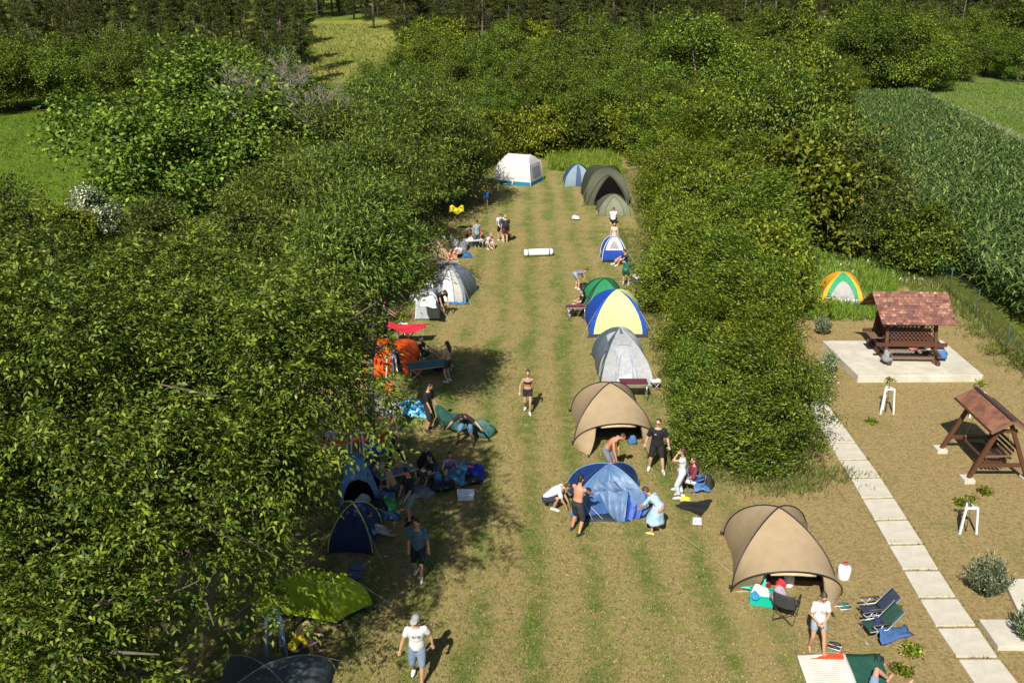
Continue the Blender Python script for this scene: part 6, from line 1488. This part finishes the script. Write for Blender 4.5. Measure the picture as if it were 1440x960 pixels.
cloth_heap('dark_duffel', 'dark bag the green-clad person is reaching into', G(894, 399), (.42,.25,.3), (.03,.03,.035), 'bag', 17)
cloth_heap('white_clothes', 'white clothes on the dark bag by the hedge', V_((G(894,399).x, G(894,399).y, .28)), (.22,.18,.18), (.6,.6,.6), 'clothes', 18)
cloth_heap('black_tent_sack', 'long black sack behind the green tent', (XA(842, 46.2), 46.2, 0), (.85,.35,.55), (.022,.024,.024), 'sack', 19)
# guy line
MB().tube([g2(942,742,.25), g2(1003,784,.03), g2(1032,808,.03)], .007, 5).build('guy_line', plain((.3,.3,.2)))
tag(bpy.data.objects['guy_line'], 'thin guy line running over the grass from the blue tent', 'rope')
# --- left side things
rc = drape('red_cloth', 'long red cloth being shaken out by the person in dark clothes', 'cloth', [g2(545,461,.85), g2(596,465,.75), g2(603,455,.85), g2(548,452,1.0)], (.42,.012,.03), 14, .06, 22, .01, None, .2)
cb = folding_table('green camp bed spread beside the orange tent', G(604, 527), R(18), 1.75, .75, .45, (.012,.10,.09), (.5,.5,.45))
MB().tube([(-.8,-.3,.0),(-.3,-.3,.45)], .014, 6).build('brace', plain((.5,.5,.45), .4), cb); MB().tube([(-.3,-.3,.0),(-.8,-.3,.45)], .014, 6).build('brace', plain((.5,.5,.45), .4), cb)
def bluemat():
    t = NT('blue_patterned_cloth'); n = t.noise(3.5, 4, .7, dist=1.0)
    return t.finish(t.ramp(n, [(.38,(.01,.04,.12)), (.48,(.02,.20,.45)), (.56,(.12,.5,.65)), (.64,(.35,.62,.68))]), .5, .4, t.bump(n, .5, .05))
o = cloth_heap('blue_cloth_heap', 'heap of bright icy blue patterned cloth being unfolded', G(574, 580), (.75,.45,.34), DEN, 'cloth', 23, .5, bluemat()); o.rotation_euler = (0,0,R(-25))
def greenmat():
    return fabric((.035,.105,.085), .45, .1, .25, 4, .6)
gcl = empty('tent_cloth', (0,0,0), 0, 'dark green tent cloth spread and lifted by two people', 'tent cloth')
A_, Bq = G(612, 578, 1.0), G(690, 606, .1); mb = MB(); rows = []
crn = [G(620,606,.05), G(688,614,.05), G(688,596,.25), G(611,573,1.05)]
for j in range(17):
    v = j/16; rows.append([lerpv(lerpv(crn[0], crn[1], i/22), lerpv(crn[3], crn[2], i/22), v) + V_((0, .05*math.sin(i*.9+v*5), .05*math.sin(i*.7+v*7) + .05*math.sin(i*.33) - .10*math.sin(math.pi*i/22)*v + .1)) for i in range(23)])
mb.grid(rows).build('cloth', greenmat(), gcl, solid=.012)
cloth_heap('green_bundle', 'crumpled end of the green tent cloth under the reaching hand', G(683, 611), (.35,.28,.3), (.03,.09,.075), 'cloth', 24)
# bags heap
def duffel(label, px, py, rz, logo):
    root = empty('duffel_bag', G(px, py), R(rz), label, 'bag'); L_, r_ = .72, .17
    mb = MB(); mb.tube([(-L_/2+L_*i/10,0,.15) for i in range(11)], [r_*(.75 if i in (0,10) else 1.0) for i in range(11)], 16, flat=.85); mb.build('body', fabric((.010,.012,.018), .5, 0), root)
    MB().tube([(-.15,-.12,.28),(-.12,-.1,.38),(.12,-.1,.38),(.15,-.12,.28)], .014, 6).build('handle', fabric((.02,.02,.025)), root)
    # white tick mark
    sh_ = [(-.13,.02),(-.09,-.035),(-.03,-.03),(.15,.06),(-.02,.0),(-.075,.0),(-.09,.035)]
    mb = MB(); b = [V_((x*1.0, -.156, .15 + z)) for x, z in sh_]; f_ = [p + V_((0,-.008,0)) for p in b]; n = len(b)
    mb.add(b + f_, [tuple(range(n)), tuple(range(2*n-1, n-1, -1))] + [(i, (i+1)%n, n+(i+1)%n, n+i) for i in range(n)]); mb.build('tick_logo', plain((.8,.8,.8)), root, smooth=False)
duffel('black duffel bag with a white tick logo, left of the blue-white box', 622, 690, 16, 1)
duffel('black duffel bag with a white tick logo, behind the blue-white box', 660, 681, 12, 1)
fbx = empty('folded_box', G(655, 700), R(3), 'pale blue-white flat box beside the duffel bags', 'box'); MB().box((0,0,.09), (.5,.36,.18)).build('box', plain((.5,.58,.66), .6), fbx, smooth=False, bevel=.015); MB().box((0,0,.195), (.52,.38,.03)).build('lid', plain((.62,.68,.74), .6), fbx, smooth=False, bevel=.008)
drape('blue_tarp', 'crumpled steel blue tarp over the heap of bags', 'tarp', [g2(624,680,.35), g2(655,685,.3), g2(658,655,.75), g2(636,662,.7)], (.035,.12,.22), 14, .12, 25)
o = cloth_heap('blue_bag', 'upright royal blue bag at the right of the heap', G(668, 676), (.26,.2,.5), (.012,.025,.30), 'bag', 26)
cloth_heap('orange_ball_bag', 'small orange string bag on the black duffel', V_((*G(663, 676).xy, .3)), (.13,.12,.2), (.6,.22,.05), 'bag', 27)
bottle('water_bottle', 'big blue water bottle left of the heap of bags', G(616, 680), .13, .42, (.05,.22,.45), (.1,.3,.5))
cloth_heap('red_white_bag', 'red and white bag in the middle of the heap', G(633, 676), (.2,.18,.3), (.4,.08,.08), 'bag', 28)
cloth_heap('green_white_cooler', 'green and white cool bag below the picnic table', G(547, 716), (.26,.22,.34), (.04,.22,.06), 'cool bag', 29, .15)
cloth_heap('blue_white_bag', 'blue and white patterned bag behind the green cool bag', G(543, 704), (.28,.2,.34), (.10,.16,.34), 'bag', 30)
cloth_heap('black_bin_bag', 'black bag beside the green cool bag', G(528, 722), (.34,.3,.34), (.01,.012,.018), 'bag', 31)
cloth_heap('pale_bag', 'pale blue and yellow bag before the blue awning tent', G(510, 716), (.26,.24,.36), (.35,.42,.42), 'bag', 32)
cloth_heap('clothes_heap', 'royal blue clothes heaped behind the picnic table', G(528, 634), (.36,.3,.26), (.03,.07,.4), 'clothes', 33)
cloth_heap('orange_blanket', 'red-orange blanket heaped behind the picnic table', G(522, 618), (.6,.35,.22), (.5,.09,.015), 'blanket', 34)
cloth_heap('lilac_clothes', 'lilac clothes on the ground beside the picnic table', G(562, 650), (.22,.2,.22), (.3,.24,.42), 'clothes', 35)
cloth_heap('teal_sleeping_mat', 'dark teal rolled mat lying above the blue awning tent', G(528, 660), (.6,.16,.2), (.02,.08,.09), 'mat', 36, .1).rotation_euler = (0,0,R(35))
bx = empty('display_board', G(482, 648), 0, 'grey and orange board on white posts behind the walnut leaves', 'board')
MB().box((-.2,0,.95), (.8,.05,.32)).build('board', plain((.35,.33,.33)), bx, smooth=False); MB().box((-.2,-.002,.72), (.8,.05,.14)).build('orange_board', plain((.5,.09,.02)), bx, smooth=False)
for x_ in (-.55, .18): MB().bar((x_,0,0), (x_,0,1.0), .05).build('post', plain((.7,.7,.7)), bx, smooth=False)
dk = lambda px, py, s, lab, seed, c=(.10,.13,.17): tag(drape('folded_mat', lab, 'mat', [g2(px-s,py+4,.06), g2(px+s*.7,py+5,.06), g2(px+s,py-5,.06), g2(px-s*.6,py-6,.06)], c, 6, .01, seed, .04))
dk(503, 797, 12, 'dark folded mat between the navy and lime tents, the upper one', 41); dk(498, 809, 12, 'dark folded mat between the navy and lime tents, the lower one', 42, (.06,.10,.17))
cloth_heap('grey_tarp_heap', 'grey-purple crumpled cloth seen through the walnut leaves', G(530, 580), (.5,.4,.5), (.22,.20,.23), 'cloth', 43)
drape('white_awning', 'white cloth draped above the small grey tent', 'cloth', [g2(590,432,1.0), g2(614,434,1.0), g2(612,418,1.1), g2(594,417,1.1)], (.6,.6,.6), 10, .06, 44)

# more belongings along the left row
for i, (nm, px, py, sz, c, lab, cat) in enumerate([
  ('grey_rucksack', 652, 352, (.25,.22,.4), (.12,.13,.15), 'grey rucksack in the acacia shade beside the pale picnic table', 'rucksack'),
  ('white_bag', 640, 344, (.3,.25,.3), (.6,.6,.58), 'white bag behind the acacia picnic', 'bag'),
  ('blue_bundle', 656, 362, (.3,.22,.25), (.03,.10,.25), 'dark blue bundle on the shaded grass in front of the picnic', 'bundle'),
  ('pink_bundle', 600, 376, (.28,.22,.25), (.5,.3,.3), 'pink bundle at the left foot of the brown dappled tent', 'bundle'),
  ('white_laundry', 585, 423, (.3,.22,.3), (.6,.6,.6), 'white laundry heaped left of the small grey tent', 'laundry'),
  ('brown_bag', 583, 446, (.25,.2,.28), (.14,.08,.04), 'brown bag beside the guard left of the small grey tent', 'bag'),
  ('navy_bag', 618, 520, (.3,.22,.26), (.02,.03,.07), 'navy bag under the green camp bed', 'bag'),
  ('orange_bag', 546, 548, (.22,.2,.24), (.5,.14,.02), 'small orange bag in front of the orange tent', 'bag'),
  ('dark_rucksack', 600, 655, (.26,.22,.42), (.02,.022,.03), 'dark upright rucksack behind the person in flowered clothes', 'rucksack'),
  ('purple_sleeping_bag', 646, 662, (.45,.22,.22), (.10,.06,.22), 'purple sleeping bag behind the steel blue tarp', 'sleeping bag'),
  ('teal_bundle', 520, 700, (.35,.3,.3), (.03,.14,.18), 'teal bundle between the awning tent and the picnic table', 'bundle'),
  ('white_sack', 496, 722, (.25,.22,.3), (.5,.52,.55), 'white sack at the left of the awning tent', 'sack'),
  ('blue_mat_roll', 538, 728, (.5,.14,.16), (.03,.09,.22), 'dark blue rolled mat behind the navy dome tent', 'mat'),
  ('red_jacket', 570, 668, (.26,.22,.2), (.4,.04,.05), 'red jacket dropped beside the picnic table', 'jacket'),
  ('grey_blanket', 586, 694, (.5,.35,.12), (.14,.16,.17), 'grey blanket on the shaded grass by the person in teal shorts', 'blanket')]):
    cloth_heap(nm, lab, G(px, py), sz, c, cat, 60 + i, .45)
